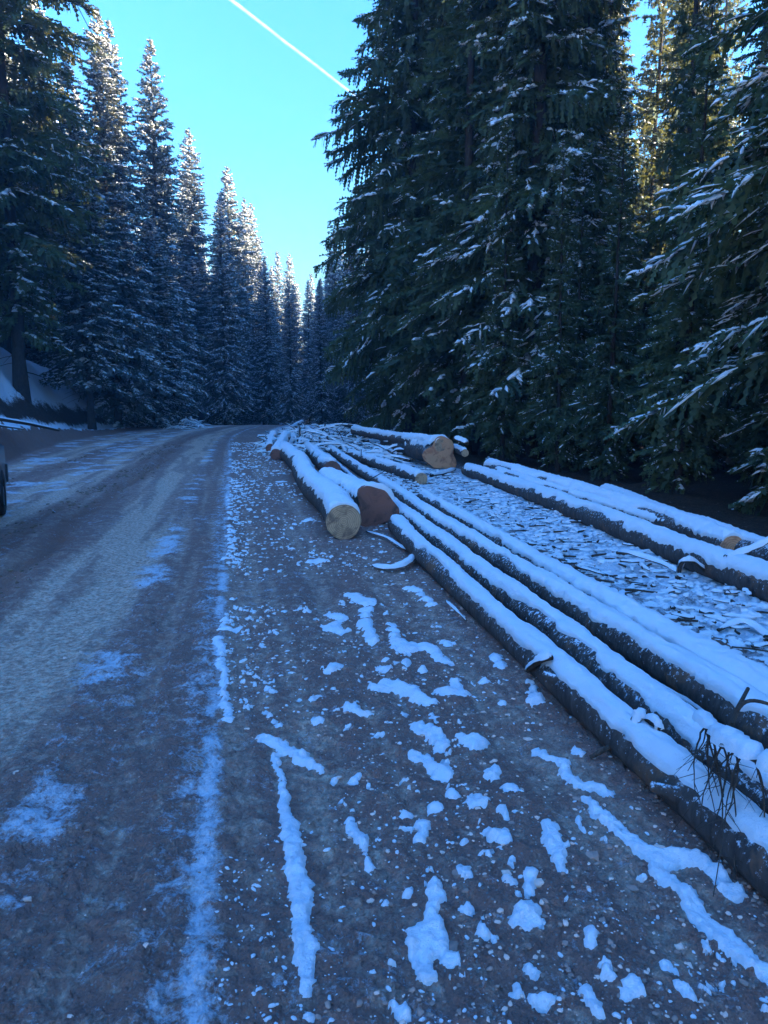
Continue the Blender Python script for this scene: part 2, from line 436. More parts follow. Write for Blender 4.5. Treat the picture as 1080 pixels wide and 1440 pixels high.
def make_spruce(H, R, seed, wsp=.5, nper=6, tsp=.16, m=4, snow=.8, tsnow=.5, z0=.05, hang=.35, shape=1.0, sn_w=.075, tone=NEEDLE, nlen=.06):
    g = np.random.default_rng(seed)
    # branches
    zs, z = [], H * z0
    while z < H - .25:
        zs.append(z); z += wsp * (1.0 - .45 * (z / H)) * g.uniform(.75, 1.25)
    zs = np.array(zs)
    nb = np.maximum(3, (nper * (1 - .35 * zs / H)).astype(int))
    zb = np.repeat(zs, nb) + g.normal(0, wsp * .22, nb.sum())
    N = len(zb)
    q = np.clip(zb / H, 0, .995)
    az = g.uniform(0, 2 * np.pi, N)
    # uneven outline: sectors and heights where the crown bulges or thins
    lobes = 1 + .16 * np.sin(az * 2 + g.uniform(0, 6)) * np.sin(zb * .9 + g.uniform(0, 6)) + .10 * np.sin(az * 5 + zb * 1.7)
    L = R * ((1 - q) ** (.72 * shape)) * (.86 + .14 * np.sin(q * 9 + seed)) * lobes * g.uniform(.62, 1.12, N)
    L = L * (.55 + .45 * sst(z0 - .01, z0 + .14, q)) + .06
    a = -.18 + .75 * q ** 1.6 + g.normal(0, .07, N)
    b_ = -.42 * (1 - q * .8) + g.normal(0, .05, N)
    c_ = .16 * (1 - q)
    def P(bi, s):
        rr = L[bi] * s * (1 - .06 * s * s)
        zz = zb[bi] + L[bi] * (a[bi] * s + b_[bi] * s * s + c_[bi] * s ** 4)
        bend = az[bi] + .12 * np.sin(s * 3 + bi)
        return np.stack([rr * np.cos(bend), rr * np.sin(bend), zz], -1)
    # twigs
    nt = np.maximum(3, (L / tsp).astype(int))
    bi = np.repeat(np.arange(N), nt * 2)
    k = np.arange(len(bi)) - np.repeat(np.concatenate([[0], np.cumsum(nt * 2)[:-1]]), nt * 2)
    s = .10 + .90 * ((k // 2) + g.uniform(0, 1, len(bi))) / np.repeat(nt, nt * 2)
    s = np.minimum(s, 1.0)
    sd = np.where(k % 2 == 0, 1.0, -1.0)
    M = len(bi)
    lt = (L[bi] * .30 * (1 - s) ** .75 * np.minimum(1, s * 3.2) + .16) * g.uniform(.6, 1.25, M)
    lt = np.minimum(lt, .85) * (1 - .62 * q[bi] ** 5)
    hg = g.uniform(0, 1, M) < hang * (1 - q[bi] * .7)
    lt = np.where(hg, np.minimum(lt * .9, .55), lt)
    ta = az[bi] + sd * np.radians(g.uniform(35, 75, M)) * (1 - .55 * s)
    pit = np.where(hg, g.uniform(-1.45, -1.0, M), g.uniform(-.55, .05, M) + .35 * q[bi])
    D = np.stack([np.cos(ta) * np.cos(pit), np.sin(ta) * np.cos(pit), np.sin(pit)], -1)
    O = P(bi, s)
    S = np.stack([-np.sin(ta), np.cos(ta), np.zeros(M)], -1)
    twist = g.uniform(-.9, .9, M)
    U = np.cross(D, S)
    S2 = S * np.cos(twist)[:, None] + U * np.sin(twist)[:, None]
    V = np.empty((M, m, 2, 3, 3)); sag = -.22
    for j in range(m):
        u0, u1 = j / m, (j + 1.25) / m
        A = O + D * (lt * u0)[:, None]; A[:, 2] += sag * lt * u0 ** 2
        B = O + D * (lt * min(u1, 1.0))[:, None]; B[:, 2] += sag * lt * min(u1, 1) ** 2
        for e, sg in enumerate((1, -1)):
            w = nlen * (1.25 - .7 * u0) * g.uniform(.6, 1.5, M) * (1 + .35 * lt)
            tipp = O + D * (lt * (u0 + .95 / m))[:, None] + S2 * (sg * w)[:, None]
            tipp[:, 2] += sag * lt * u0 ** 2 + g.uniform(-.02, .015, M)
            V[:, j, e, 0], V[:, j, e, 1], V[:, j, e, 2] = A, B, tipp
    V = V.reshape(-1, 3); F = np.arange(len(V)).reshape(-1, 3)
    # branch wood
    K = 5; ss = np.linspace(0, .97, K); ids = np.arange(N)
    C = np.stack([P(ids, np.full(N, x)) for x in ss], 1)
    wv = np.stack([-np.sin(az), np.cos(az), np.zeros(N)], -1)
    wr = (.007 + .006 * L)
    Vb, Fb = strip_snow(C - np.array([0, 0, .01]), wv, wr * 1.6, wr, np.linspace(1, .25, K))
    crown = mesh('crown', np.concatenate([V, Vb]), [F, Fb + len(V)], tone, smooth=False)
    # snow lying on the branches and twigs
    bag = Bag()
    sel = np.where((g.uniform(0, 1, N) < snow) & (L > .25))[0]
    if len(sel):
        sel = np.repeat(sel, 4)
        ss = np.linspace(.0, 1.0, 7)
        jit = g.uniform(-.03, .03, (len(sel), 7))
        s0 = g.uniform(.22, .93, len(sel)); s1 = np.minimum(1.02, s0 + g.uniform(.05, .17, len(sel)))
        jit *= .5
        C = np.stack([P(sel, np.clip(s0 + (s1 - s0) * ss[k] + jit[:, k] * .5, 0, 1)) for k in range(7)], 1)
        C[..., :2] += g.normal(0, .028, (len(sel), 7, 2))
        C[..., 2] += .012
        pr = np.array([.25, .7, .9, .65, 1.0, .75, .12])
        C[:, :, 2] += g.uniform(-.012, .012, (len(sel), 7))
        bag.add(*strip_snow(C, wv[sel], g.uniform(.55, 1.1, len(sel)) * sn_w * .8, g.uniform(.6, 1.3, len(sel)) * sn_w, pr))
    hotb = g.uniform(0, 1, N) < snow
    pool = (~hg) & (s > .3) & hotb[bi]
    ts = np.where(pool & (g.uniform(0, 1, M) < tsnow))[0]
    if len(ts):
        us = np.array([.28, .6, .92]); C = np.stack([O[ts] + D[ts] * (lt[ts] * u)[:, None] for u in us], 1)
        C[..., 2] += (sag * lt[ts][:, None] * us[None, :] ** 2) + .014
        bag.add(*strip_snow(C, S[ts], g.uniform(.5, 1.1, len(ts)) * sn_w * .55, g.uniform(.5, 1.2, len(ts)) * sn_w * .6, np.array([.3, 1.0, .12])))
    th = np.where(hg & (s > .35) & hotb[bi] & (g.uniform(0, 1, M) < tsnow * .7))[0]
    if len(th):   # little caps at the shoulder of hanging twigs
        us = np.array([0, .18, .42]); C = np.stack([O[th] + D[th] * (lt[th] * u)[:, None] for u in us], 1)
        C[..., 2] += .02
        bag.add(*strip_snow(C, S[th], np.full(len(th), sn_w * .5), g.uniform(.4, .9, len(th)) * sn_w * .7, np.array([.7, 1.0, .1])))
    snow_me = bag.mesh('snow_cover', SNOW) if bag.n else None
    # trunk with dead twigs on its foot
    tb = Bag(); nseg, ns = 14, 10
    tz = np.linspace(-.6, H, nseg); r0 = .0062 * H + .03
    tr = r0 * (1 - np.clip(tz, 0, H) / H) ** .85 + .012 + r0 * .5 * np.exp(-np.clip(tz, 0, 9) * 2.2)
    an = np.linspace(0, 2 * np.pi, ns, endpoint=False)
    VV = np.stack([np.outer(tr, np.cos(an)) + (.03 * np.sin(tz))[:, None], np.outer(tr, np.sin(an)), np.repeat(tz[:, None], ns, 1)], -1).reshape(-1, 3)
    ii, jj = np.meshgrid(np.arange(nseg - 1), np.arange(ns), indexing='ij'); j2 = (jj + 1) % ns
    tb.add(VV, np.stack([ii * ns + jj, ii * ns + j2, (ii + 1) * ns + j2, (ii + 1) * ns + jj], 2).reshape(-1, 4))
    nd = 46
    da = g.uniform(0, 6.28, nd); dz = g.uniform(.6, H * (z0 + .22), nd); dl = g.uniform(.5, 1.7, nd) * min(1, R / 3)
    Kd = 4; C = np.zeros((nd, Kd, 3))
    for kk in range(Kd):
        u = kk / (Kd - 1)
        C[:, kk, 0] = np.cos(da + .15 * u) * dl * u; C[:, kk, 1] = np.sin(da + .15 * u) * dl * u; C[:, kk, 2] = dz + dl * (-.15 * u - .25 * u * u)
    tb.add(*strip_snow(C, np.stack([-np.sin(da), np.cos(da), 0 * da], -1), np.full(nd, .02), np.full(nd, .012), np.linspace(1, .3, Kd)))
    trunk = tb.mesh('trunk', BARK)
    return dict(H=H, crown=crown, snow=snow_me, trunk=trunk)

FROST = make_foliage('frosted spruce needles', (.045, .075, .070), (.22, .26, .26), .25)
PROTO = {
    'near0': make_spruce(32, 4.6, 101, wsp=.42, nper=9, tsp=.095, m=5, snow=.62, tsnow=.18, z0=.045, hang=.5, shape=.85, sn_w=.075, nlen=.058),
    'near1': make_spruce(30, 4.3, 102, wsp=.44, nper=9, tsp=.105, m=5, snow=.85, tsnow=.26, z0=.05, hang=.45, shape=.9, sn_w=.10, nlen=.058),
    'frost0': make_spruce(26, 4.0, 201, wsp=.38, nper=9, tsp=.16, m=3, snow=.98, tsnow=.5, z0=.03, hang=.3, sn_w=.115, nlen=.085, shape=1.05, tone=FROST),
    'frost1': make_spruce(25, 3.8, 202, wsp=.38, nper=9, tsp=.16, m=3, snow=.98, tsnow=.55, z0=.03, hang=.25, shape=1.0, sn_w=.115, nlen=.085, tone=FROST),
    'frost2': make_spruce(24, 4.1, 203, wsp=.40, nper=8, tsp=.17, m=3, snow=.95, tsnow=.45, z0=.15, hang=.3, shape=1.1, sn_w=.12, nlen=.085, tone=FROST),
    'near2': make_spruce(26, 4.1, 107, wsp=.46, nper=9, tsp=.105, m=5, snow=.98, tsnow=.6, z0=.05, hang=.42, shape=.8, sn_w=.078, nlen=.055),
    'bank': make_spruce(31, 4.4, 104, wsp=.5, nper=8, tsp=.13, m=4, snow=.6, tsnow=.25, z0=.10, hang=.5, shape=.8, sn_w=.10, nlen=.07),
    'wood0': make_spruce(27, 3.9, 301, wsp=.5, nper=7, tsp=.20, m=3, snow=.4, tsnow=.15, z0=.06, hang=.4, sn_w=.09, nlen=.10),
    'wood1': make_spruce(25, 3.2, 302, wsp=.5, nper=6, tsp=.22, m=3, snow=.35, tsnow=.12, z0=.12, hang=.4, sn_w=.09, nlen=.10),
}
BASE_R = {'near2': 4.1, 'bank': 4.4, 'near0': 4.6, 'near1': 4.3, 'frost0': 4.0, 'frost1': 3.8, 'frost2': 4.1, 'wood0': 3.9, 'wood1': 3.2}
PARTS = {}

def spruce(kind, x, y, H, R=None, label=None, group=None, rz=None, sink=.15):
    p = PROTO[kind]; s = H / p['H']
    sx = s if R is None else R / BASE_R[kind]
    root = empty('spruce_tree', (x, y, gz(x, y) - sink))
    root.rotation_euler = (random.uniform(-.015, .015), random.uniform(-.015, .015), random.uniform(0, 6.28) if rz is None else rz)
    root.scale = (sx, sx, s)
    if kind not in PARTS:
        a = [obj('trunk', p['trunk'], root), obj('crown', p['crown'], root)]
        a[1]['kind'] = 'stuff'
        if p['snow']: a.append(tag(obj('snow_cover', p['snow'], root), kind='stuff'))
        PARTS[kind] = a
    else:
        for o in PARTS[kind]:
            c = o.copy(); COL.objects.link(c); c.parent = root
    tag(root, label, 'tree', group)
    return root

def px(u, d): return (u - 540) / 1011.0 * d      # lateral metres of a pixel column at distance d
def tip(v, d, z=0): return (570 - v) / 1011.0 * d + 1.6 - z

GL = 'snowy spruces lining the left side of the road'
GR = 'dark spruces along the log yard'
named = [
    ('bank', -17.6, 35, 35, 5.8, 'tallest dark spruce above the snowy bank at the left edge, its bare trunk foot showing', GL),
    ('frost2', px(128, 41), 41, 20.0, 4.4, 'shorter snow laden spruce just right of the tallest tree on the bank', GL),
    ('frost0', px(165, 47), 47, tip(42, 47, .6), 4.7, 'snowy spruce with a sunlit golden tip, highest of the pair by the cable', GL),
    ('frost1', px(188, 50), 50, tip(60, 50, .6), 3.9, 'slim sunlit tip growing close behind the highest golden tipped spruce', GL),
    ('frost1', px(230, 54), 54, tip(83, 54, .3), 4.3, 'slender spruce standing alone against the sky with a golden tip', GL),
    ('frost1', px(215, 50), 51, 14.5, 3.9, 'snowy spruce of half height in front of the golden tipped trees', GL),
    ('frost0', px(281, 66), 66, tip(203, 66), 4.8, 'frosted dark tipped spruce where the tree line starts to drop', GL),
    ('frost2', px(283, 64), 63.5, 14.5, 4.2, 'bushy snow striped spruce at the far end of the road, base by the bend', GL),
    ('frost1', px(332, 75), 75, tip(248, 75), 5.1, 'pointed frosty spruce in the middle of the descending tree line', GL),
    ('frost0', px(330, 70), 68, 13.0, 3.9, 'lower frosty spruce right where the road goes out of sight', GL),
    ('frost0', px(350, 86), 86, tip(288, 86), 4.3, 'left one of two close frosty tips beyond the bend', GL),
    ('frost1', px(365, 89), 89, tip(292, 89), 4.3, 'right one of two close frosty tips beyond the bend', GL),
    ('frost2', px(393, 99), 99, tip(348, 99), 4.2, 'small far spruce with a sunlit tip low above the road', GL),
    ('frost1', px(410, 102), 102, tip(350, 102), 3.9, 'smallest far spruce beside the gap of sky', GL),
    ('near0', 1.0, 30.0, 42, 4.8, 'huge dark spruce whose drooping layered branches edge the sky gap', GR),
    ('near0', 2.9, 36.5, 41, 5.6, 'tall dark spruce standing behind the huge one that edges the sky gap', GR),
    ('near1', 4.5, 21.8, 34, 4.5, 'broad dark spruce in the centre hanging over the orange stump end', GR),
    ('near2', 7.0, 10.0, 26, 4.1, 'near spruce at the right edge with long drooping snow loaded boughs', GR),
    ('wood1', 7.9, 19.5, 27, 1.25, 'thin spruce with a bare dark trunk in front of the sunlit gap', GR),
    ('near1', 5.4, 31.6, 35, 4.2, 'added sun blocking spruce of the second row, close behind the broad one in the centre', GR),  # put in to keep sun off the tallest left tree
    ('near1', 3.4, 42.4, 34, 4.0, 'added sun blocking spruce receding past the far end of the yard, nearest of its row', GR),  # this row is put in to block sun leaking onto the left trees
    ('near1', 6.0, 45.4, 34, 4.2, 'added sun blocking spruce receding past the far end of the yard, second of its row', GR),
    ('near1', 3.4, 47.8, 33, 4.0, 'added sun blocking spruce receding past the far end of the yard, third of its row', GR),
    ('near1', 6.6, 50.8, 34, 4.2, 'added sun blocking spruce receding past the far end of the yard, fourth of its row', GR),
    ('near1', 3.0, 52.6, 32, 4.0, 'added sun blocking spruce receding past the far end of the yard, fifth of its row', GR),
    ('near1', 6.3, 24.5, 30, 3.0, 'dense dark spruce just left of the sunlit gap', GR),
    ('near0', 3.6, 27.0, 33, 4.0, 'dark spruce between the two biggest trees above the log yard', GR),
    ('wood0', px(925, 44), 44, 33, 4.2, 'sunlit yellow green spruce seen through the gap in the dark trees', 'sunlit spruces in the clearing'),
    ('wood0', px(945, 31), 31, 27, 3.4, 'nearest sunlit spruce showing low in the bright gap between the dark trunks', 'sunlit spruces in the clearing'),
    ('wood0', px(900, 38), 38.5, 31, 3.4, 'sunlit spruce at the left side of the bright gap', 'sunlit spruces in the clearing'),
    ('wood0', px(985, 47), 47.5, 33, 4.4, 'sunlit spruce farthest back at the right side of the bright gap', 'sunlit spruces in the clearing'),
    ('wood0', px(965, 40), 42, 30, 4.0, 'sunlit spruce behind the thin bare trunk, right one of the bright pair', 'sunlit spruces in the clearing'),
]
taken = []
for k, x, y, H, R, lab, grp in named:
    spruce(k, x, y, H, R, lab, grp); taken.append((x, y))

SKYL = [(-400, -900), (95, -900), (118, 130), (150, 130), (165, 70), (200, 110), (235, 130), (258, 215), (285, 225), (312, 275), (335, 272), (372, 310), (385, 362), (415, 366), (428, 392), (440, 380), (470, 300), (520, -900), (2000, -900)]
def skyline(u):
    return float(np.interp(u, [a for a, b in SKYL], [b for a, b in SKYL]))

def fill(n, xr, yr, kinds, Hr, sep, ok, label, group, seed):
    g = random.Random(seed); k = 0; tries = 0
    while k < n and tries < n * 60:
        tries += 1
        x, y = g.uniform(*xr), g.uniform(*yr)
        if seed in (5, 6) and x < 0: continue
        if not ok(x, y) or any((x - a) ** 2 + (y - b) ** 2 < sep ** 2 for a, b in taken): continue
        H = g.uniform(*Hr); kind = g.choice(kinds)
        if y > 8:
            z = gz(x, y); wpx = 1.5
            for _ in range(14):
                u = 540 + x / y * 1011
                top = 570 - (H + z - 1.6) / y * 1011
                lim = max(skyline(u), skyline(u - 14), skyline(u + 14))
                if top < lim: H *= .93
            if H < 8: continue
            # a crown must not poke sideways into the sky gap either
            bad = False
            for f in (.3, .5, .7):
                w = 3.0 * (1 - f) * .8 / y * 1011
                vv = 570 - (H * f + z - 1.6) / y * 1011
                if vv < skyline(u - w) or vv < skyline(u + w): bad = True
            if bad: continue
        taken.append((x, y)); spruce(kind, x, y, H, {5: 4.9, 6: 5.2}.get(seed), label, group); k += 1

def left_ok(x, y):
    if y > 62: return 540 + x / y * 1011 < 575 and (x < 8)
    return x < float(edge_x(y)) - float(road_w(y)) - 6.0
fill(68, (-33, -13), (16, 66), ['frost0', 'frost2', 'frost1'], (20, 31), 2.6, left_ok, 'snowy spruce in the dense wood on the left slope', 'spruces of the wood on the left slope', 1)
fill(80, (-34, 7), (62, 118), ['frost0', 'frost2', 'frost1'], (18, 27), 2.6, left_ok, 'frosty spruce in the far wood beyond the end of the road', 'spruces of the far wood', 2)

def right_ok(x, y):
    lane = x - (5.3 - .19 * y)
    if y > 44: lane = x + 1.0 - (y - 44) * .12
    if lane < 1.9 or (y < 7 and x < 15): return False
    yy = y + .158 * (x - 12)
    clear = (x > 10.5 and x < 72 and 28.5 < yy < 52)
    if 9 < y < 38 and abs(540 + x / y * 1011 - 935) < 55 + 2300 / y: return False
    return not clear and not (x < 8.6 and 5 < y < 16)
fill(22, (2.0, 11), (36, 66), ['wood0'], (30, 34), 2.2, right_ok, 'added sun blocking spruce in the shaded wood behind the logs', 'spruces of the shaded wood behind the logs', 9)  # extra row put in to stop sun leaks onto the left trees
fill(26, (2.5, 14), (12, 46), ['wood0', 'near1'], (25, 32), 2.7, right_ok, 'added sun blocking spruce in the shaded wood behind the logs', 'spruces of the shaded wood behind the logs', 3)
fill(46, (0, 26), (40, 90), ['wood0', 'frost0'], (24, 32), 2.9, right_ok, 'added sun blocking spruce in the shaded wood behind the logs', 'spruces of the shaded wood behind the logs', 4)
fill(80, (8, 54), (-15, 27), ['wood0'], (28, 34), 3.6, right_ok, 'added sun blocking spruce in the shaded wood behind the logs', 'spruces of the shaded wood behind the logs', 5)
fill(24, (72, 88), (8, 56), ['wood0'], (28, 32), 4.4, right_ok, 'unseen sun blocking spruce past the clearing', 'added sun blocking spruces beyond the clearing', 6)  # blockers added out of view to cut low sun at the clearing's end

def low_ok(x, y):
    lane = x - (5.3 - .19 * y)
    return lane > 1.6
fill(34, (2, 17), (13, 36), ['wood0'], (6, 11), 1.7, low_ok, 'young dark spruce filling the wood behind the logs', 'young spruces under the tall trees', 12)

# ------------------------------------------------------------------ logs
def basis(d):
    d = np.asarray(d, float); d = d / np.linalg.norm(d)
    s = np.cross(d, [0, 0, 1.0]); s /= np.linalg.norm(s)
    return d, s, np.cross(s, d)

def log_parts(name, pts, r0, r1, label, near_wood=None, far_wood=None, group=None, th=.04, cap=62, step=.05, bump_r=.06, flare=None, seed=0, stubs=(), bark=LOGBARK, sides=22, snow=True, cat='log', sflare=0):
    """a felled trunk along the polyline pts (near end first); r0 at the near end, r1 at the far end"""
    g = np.random.default_rng(900 + seed)
    pts = np.array(pts, float)
    seg = np.linalg.norm(np.diff(pts, axis=0), axis=1); cum = np.concatenate([[0], np.cumsum(seg)]); Lt = cum[-1]
    n = max(6, min(1300, int(Lt / step * 1.6)))
    # finer near the viewer
    q = np.linspace(0, 1, n); ll = Lt * (q ** 1.35 if Lt > 6 else q)
    C = np.stack([np.interp(ll, cum, pts[:, k]) for k in range(3)], 1)
    if len(pts) > 2:
        for _ in range(6): C[1:-1] = (C[:-2] + 2 * C[1:-1] + C[2:]) / 4
    if Lt > 5:
        C[:, 0] += (fbm(ll * .22, ll * 0 + seed, seed + 60, 3) - .5) * .16 * r0 / .12; C[:, 2] += (fbm(ll * .3, ll * 0 + seed, seed + 61, 2) - .5) * .035
    T = np.gradient(C, axis=0); T /= np.linalg.norm(T, axis=1)[:, None]
    S = np.cross(T, [0, 0, 1.0]); S /= np.linalg.norm(S, axis=1)[:, None]; U = np.cross(S, T)
    rad = r0 + (r1 - r0) * ll / Lt
    if flare: rad = rad + flare * np.exp(-(ll / .45) ** 2)
    org = C[0].copy()
    root = empty(name, tuple(org)); tag(root, label, cat, group)
    an = np.linspace(0, 2 * np.pi, sides, endpoint=False)
    A, Lm = np.meshgrid(an, ll)
    bn = 1 + bump_r * (fbm(np.cos(A) * 2 + 5 + seed, Lm * 3 + np.sin(A) * 2, seed, 4) - .5) * 2 + .05 * (fbm(Lm * .8, Lm * 0 + seed, seed + 3, 2) - .5)
    if flare:
        fl = np.exp(-(Lm / .4) ** 2); bn = bn + fl * (.16 * np.cos(A * 3 + seed) + .09 * np.cos(A * 5 + 1 + seed))
    RR = rad[:, None] * bn
    V = C[:, None, :] + S[:, None, :] * (RR * np.cos(A))[..., None] + U[:, None, :] * (RR * np.sin(A))[..., None]
    i, j = np.meshgrid(np.arange(n - 1), np.arange(sides), indexing='ij'); j2 = (j + 1) % sides
    F = np.stack([i * sides + j, (i + 1) * sides + j, (i + 1) * sides + j2, i * sides + j2], 2).reshape(-1, 4)
    bark_bag = Bag(); bark_bag.add(V.reshape(-1, 3) - org, F)
    # stubs of cut branches
    for (l0, ang, ln, rr) in stubs:
        k = int(np.searchsorted(ll, l0)); k = min(k, n - 2)
        d = S[k] * math.cos(ang) + U[k] * math.sin(ang) + T[k] * .5; d /= np.linalg.norm(d)
        p = C[k] + d * rad[k] * .8 - org
        st = np.cross(d, T[k]); st /= np.linalg.norm(st); ut = np.cross(d, st)
        a6 = np.linspace(0, 2 * np.pi, 8, endpoint=False)
        ring = lambda q_, r_: p + d * q_ + (np.outer(np.cos(a6), st) + np.outer(np.sin(a6), ut)) * r_
        VV = np.concatenate([ring(0, rr * 1.5), ring(ln * .35, rr), ring(ln, rr * .7), [p + d * (ln + .005)]])
        FF = []
        for b0 in (0, 8):
            for w in range(8): FF.append([b0 + w, b0 + (w + 1) % 8, b0 + 8 + (w + 1) % 8, b0 + 8 + w])
        bark_bag.add2(VV, [FF, [[16 + w, 16 + (w + 1) % 8, 24] for w in range(8)]])
    bko = obj('bark', bark_bag.mesh('bark', bark), root)
    # end faces, each with its own local frame so that the rings centre on it
    for endi, wood in ((0, near_wood), (n - 1, far_wood)):
        ring = V[endi]; c = C[endi]; out = -T[endi] if endi == 0 else T[endi]
        rot = Vector(out).to_track_quat('Z', 'Y'); M3 = np.array(rot.to_matrix())
        loc = (ring - c) @ M3
        rings = [loc * f for f in (1.0, .97, .75, .4)]
        for kk, f in enumerate((0, .012, .014, .012)): rings[kk] = rings[kk].copy(); rings[kk][:, 2] += f + (0 if kk == 0 else g.normal(0, .0015, sides))
        VV = np.concatenate(rings + [[[0, 0, .012]]])
        FF = []; ft = []
        for b0 in (0, sides, 2 * sides):
            for w in range(sides):
                w2 = (w + 1) % sides; FF.append([b0 + w, b0 + w2, b0 + sides + w2, b0 + sides + w])
        for w in range(sides): ft.append([3 * sides + w, 3 * sides + (w + 1) % sides, 4 * sides])
        me = mesh('cut_end', VV, [FF, ft], wood or WOOD_Y, smooth=False)
        o = obj('cut_end', me, root, tuple(c - org)); o.rotation_euler = rot.to_euler()
    if snow:
        ns = 23
        tt = np.linspace(-1, 1, ns)
        Lw = ll[:, None] * np.ones(ns)
        edgeL = fbm(ll * 5, ll * 0 + 1 + seed, seed + 7, 4); edgeR = fbm(ll * 5, ll * 0 + 9 + seed, seed + 8, 4)
        spikeL = fbm(ll * 11, ll * 0 + 1 + seed, seed + 17, 5, .8); spikeR = fbm(ll * 11, ll * 0 + 3 + seed, seed + 18, 5, .8)
        aL = np.radians(cap) * (.62 + .5 * edgeL + .6 * (spikeL - .5)); aR = np.radians(cap) * (.62 + .5 * edgeR + .6 * (spikeR - .5))
        bareL = .45 + .55 * sst(.30, .42, fbm(ll * 1.3, ll * 0 + 2, seed + 27, 3)); bareR = .45 + .55 * sst(.30, .42, fbm(ll * 1.3, ll * 0 + 6, seed + 28, 3))
        aL = aL * bareL; aR = aR * bareR
        ang = np.where(tt[None, :] < 0, tt[None, :] * aL[:, None], tt[None, :] * aR[:, None])
        prof = (1 - np.abs(tt) ** 3.2)[None, :]
        lump = .25 + 1.1 * fbm(Lw * 1.4, ang * 1.5 + seed, seed + 9, 4) + .75 * (fbm(Lw * 16, ang * 5, seed + 12, 4) - .5)
        endf = np.minimum(1, np.minimum(ll, Lt - ll) / .05)[:, None] ** .5
        thk = th * prof * lump * (.5 + .5 * endf) - .008 * (1 - prof) 
        # snow lies level: it is deeper on the crown of the log than on its flanks
        rs = rad[:, None] * (1 + bump_r * .2) + thk
        if flare: rs = rs + (np.exp(-(ll / .4) ** 2) * .03 * rad)[:, None]
        AA = np.pi / 2 + ang
        W = C[:, None, :] + S[:, None, :] * (rs * np.cos(AA))[..., None] + U[:, None, :] * (rs * np.sin(AA))[..., None]
        W[0] += -T[0] * .012; W[-1] += T[-1] * .012
        # underside rows at the ends so that the cap is closed
        low = C[[0, -1]][:, None, :] + S[[0, -1]][:, None, :] * ((rad[[0, -1]][:, None] * .9) * np.cos(AA[[0, -1]]))[..., None] + U[[0, -1]][:, None, :] * ((rad[[0, -1]][:, None] * .9) * np.sin(AA[[0, -1]]))[..., None]
        W = np.concatenate([low[:1], W, low[1:]], 0)
        nn = n + 2
        i, j = np.meshgrid(np.arange(nn - 1), np.arange(ns - 1), indexing='ij')
        F = np.stack([i * ns + j, i * ns + j + 1, (i + 1) * ns + j + 1, (i + 1) * ns + j], 2).reshape(-1, 4)
        sb = Bag(); sb.add(W.reshape(-1, 3) - org, F)
        obj('snow_cap', sb.mesh('snow_cap', SNOW), root)
    return root, C, rad

def path_from_px(pix, z, y_near, y_far, wig=1.0):
    """fit a straight, slightly bowed trunk through measured crest points, from y_near to y_far"""
    P_ = np.array([ray_at(u, v, z) for u, v in pix]); deg = 2 if len(pix) >= 4 else 1
    co1 = np.polyfit(P_[:, 1], P_[:, 0], 1)
    co2 = np.polyfit(P_[:, 1], P_[:, 0], deg)
    ys = np.linspace(y_near, y_far, 14)
    inside = np.clip(ys, P_[:, 1].min(), P_[:, 1].max())
    x = np.polyval(co2, inside); dx = np.polyval(np.polyder(co2), inside); x = x + (ys - inside) * (.7 * co1[0] + .3 * dx)
    return x, ys

LG = 'long snow covered trunks in the front row'
def laid(name, pix, ztop, r_near, r_far, y_near, y_far, label, lift=0, **kw):
    x, y = path_from_px(pix, ztop, y_near, y_far)
    f = np.linspace(0, 1, len(x)); r = r_near + (r_far - r_near) * f
    z = np.array([gz(a, b) for a, b in zip(x, y)])
    zl = np.polyval(np.polyfit(y, z, 1), y) + r - .02 + lift
    return log_parts(name, np.stack([x, y, zl], 1), r_near, r_far, label, **kw)

laid('felled_log', [(553, 723), (600, 768), (747, 903), (863, 993), (972, 1090), (1058, 1152)], .20, .092, .115, .2, 8.95,
     'front log of the long row, nearest to the road, with two snowy knots', th=.036, seed=1, cap=60, far_wood=WOOD_Y,
     stubs=[(3.45, 2.7, .10, .028), (2.35, 2.9, .12, .03), (2.5, .5, .1, .03), (5.2, 2.8, .05, .02)], group=LG)
laid('felled_log', [(551, 698), (676, 786), (800, 879), (933, 985), (1073, 1075)], .22, .105, .12, .3, 10.8,
     'second log of the long row, dried branch tuft hanging over it', th=.038, seed=2, cap=60, stubs=[(4.2, 2.6, .05, .02)], group=LG)
laid('felled_log', [(450, 620), (540, 680), (639, 724), (727, 775), (810, 827), (883, 879), (960, 920), (1064, 983)], .22, .105, .14, 1.2, 26,
     'third and longest log of the row, reaching back past the red rotten stump end', th=.038, seed=3, cap=60, group=LG)
laid('felled_log', [(605, 690), (727, 755), (810, 801), (883, 848), (986, 895)], .225, .105, .11, 3.75, 11.9,
     'fourth log of the long row, its sawn near end stopping short', th=.04, seed=4, cap=64, group=LG, near_wood=WOOD_R)
laid('felled_log', [(1000, 907), (1050, 935), (1080, 950)], .24, .11, .12, .8, 5.6,
     'short reddish log lying half under the sawn end of the fourth log', th=.045, seed=5, cap=72, group=LG)
laid('thin_pole', [(850, 905), (919, 930), (1000, 985)], .12, .03, .03, 2.2, 4.6,
     'thin snowy pole in the gap between the second and third long logs', th=.014, seed=6, cap=60, sides=10, step=.03, cat='pole')
GB = 'long snow covered trunks in the back row'
laid('felled_log', [(660, 650), (700, 663), (816, 700), (950, 745), (1080, 793)], .32, .135, .145, 1.6, 16.2,
     'thick log in front of the back row, its dark flank facing the littered yard', th=.055, seed=7, cap=74, group=GB)
laid('felled_log', [(750, 678), (820, 695), (900, 721), (960, 740), (1025, 756)], .26, .09, .11, 7.35, 14.5,
     'thin log lying between the two thick logs of the back row', th=.04, seed=8, cap=75, group=GB, lift=.12)
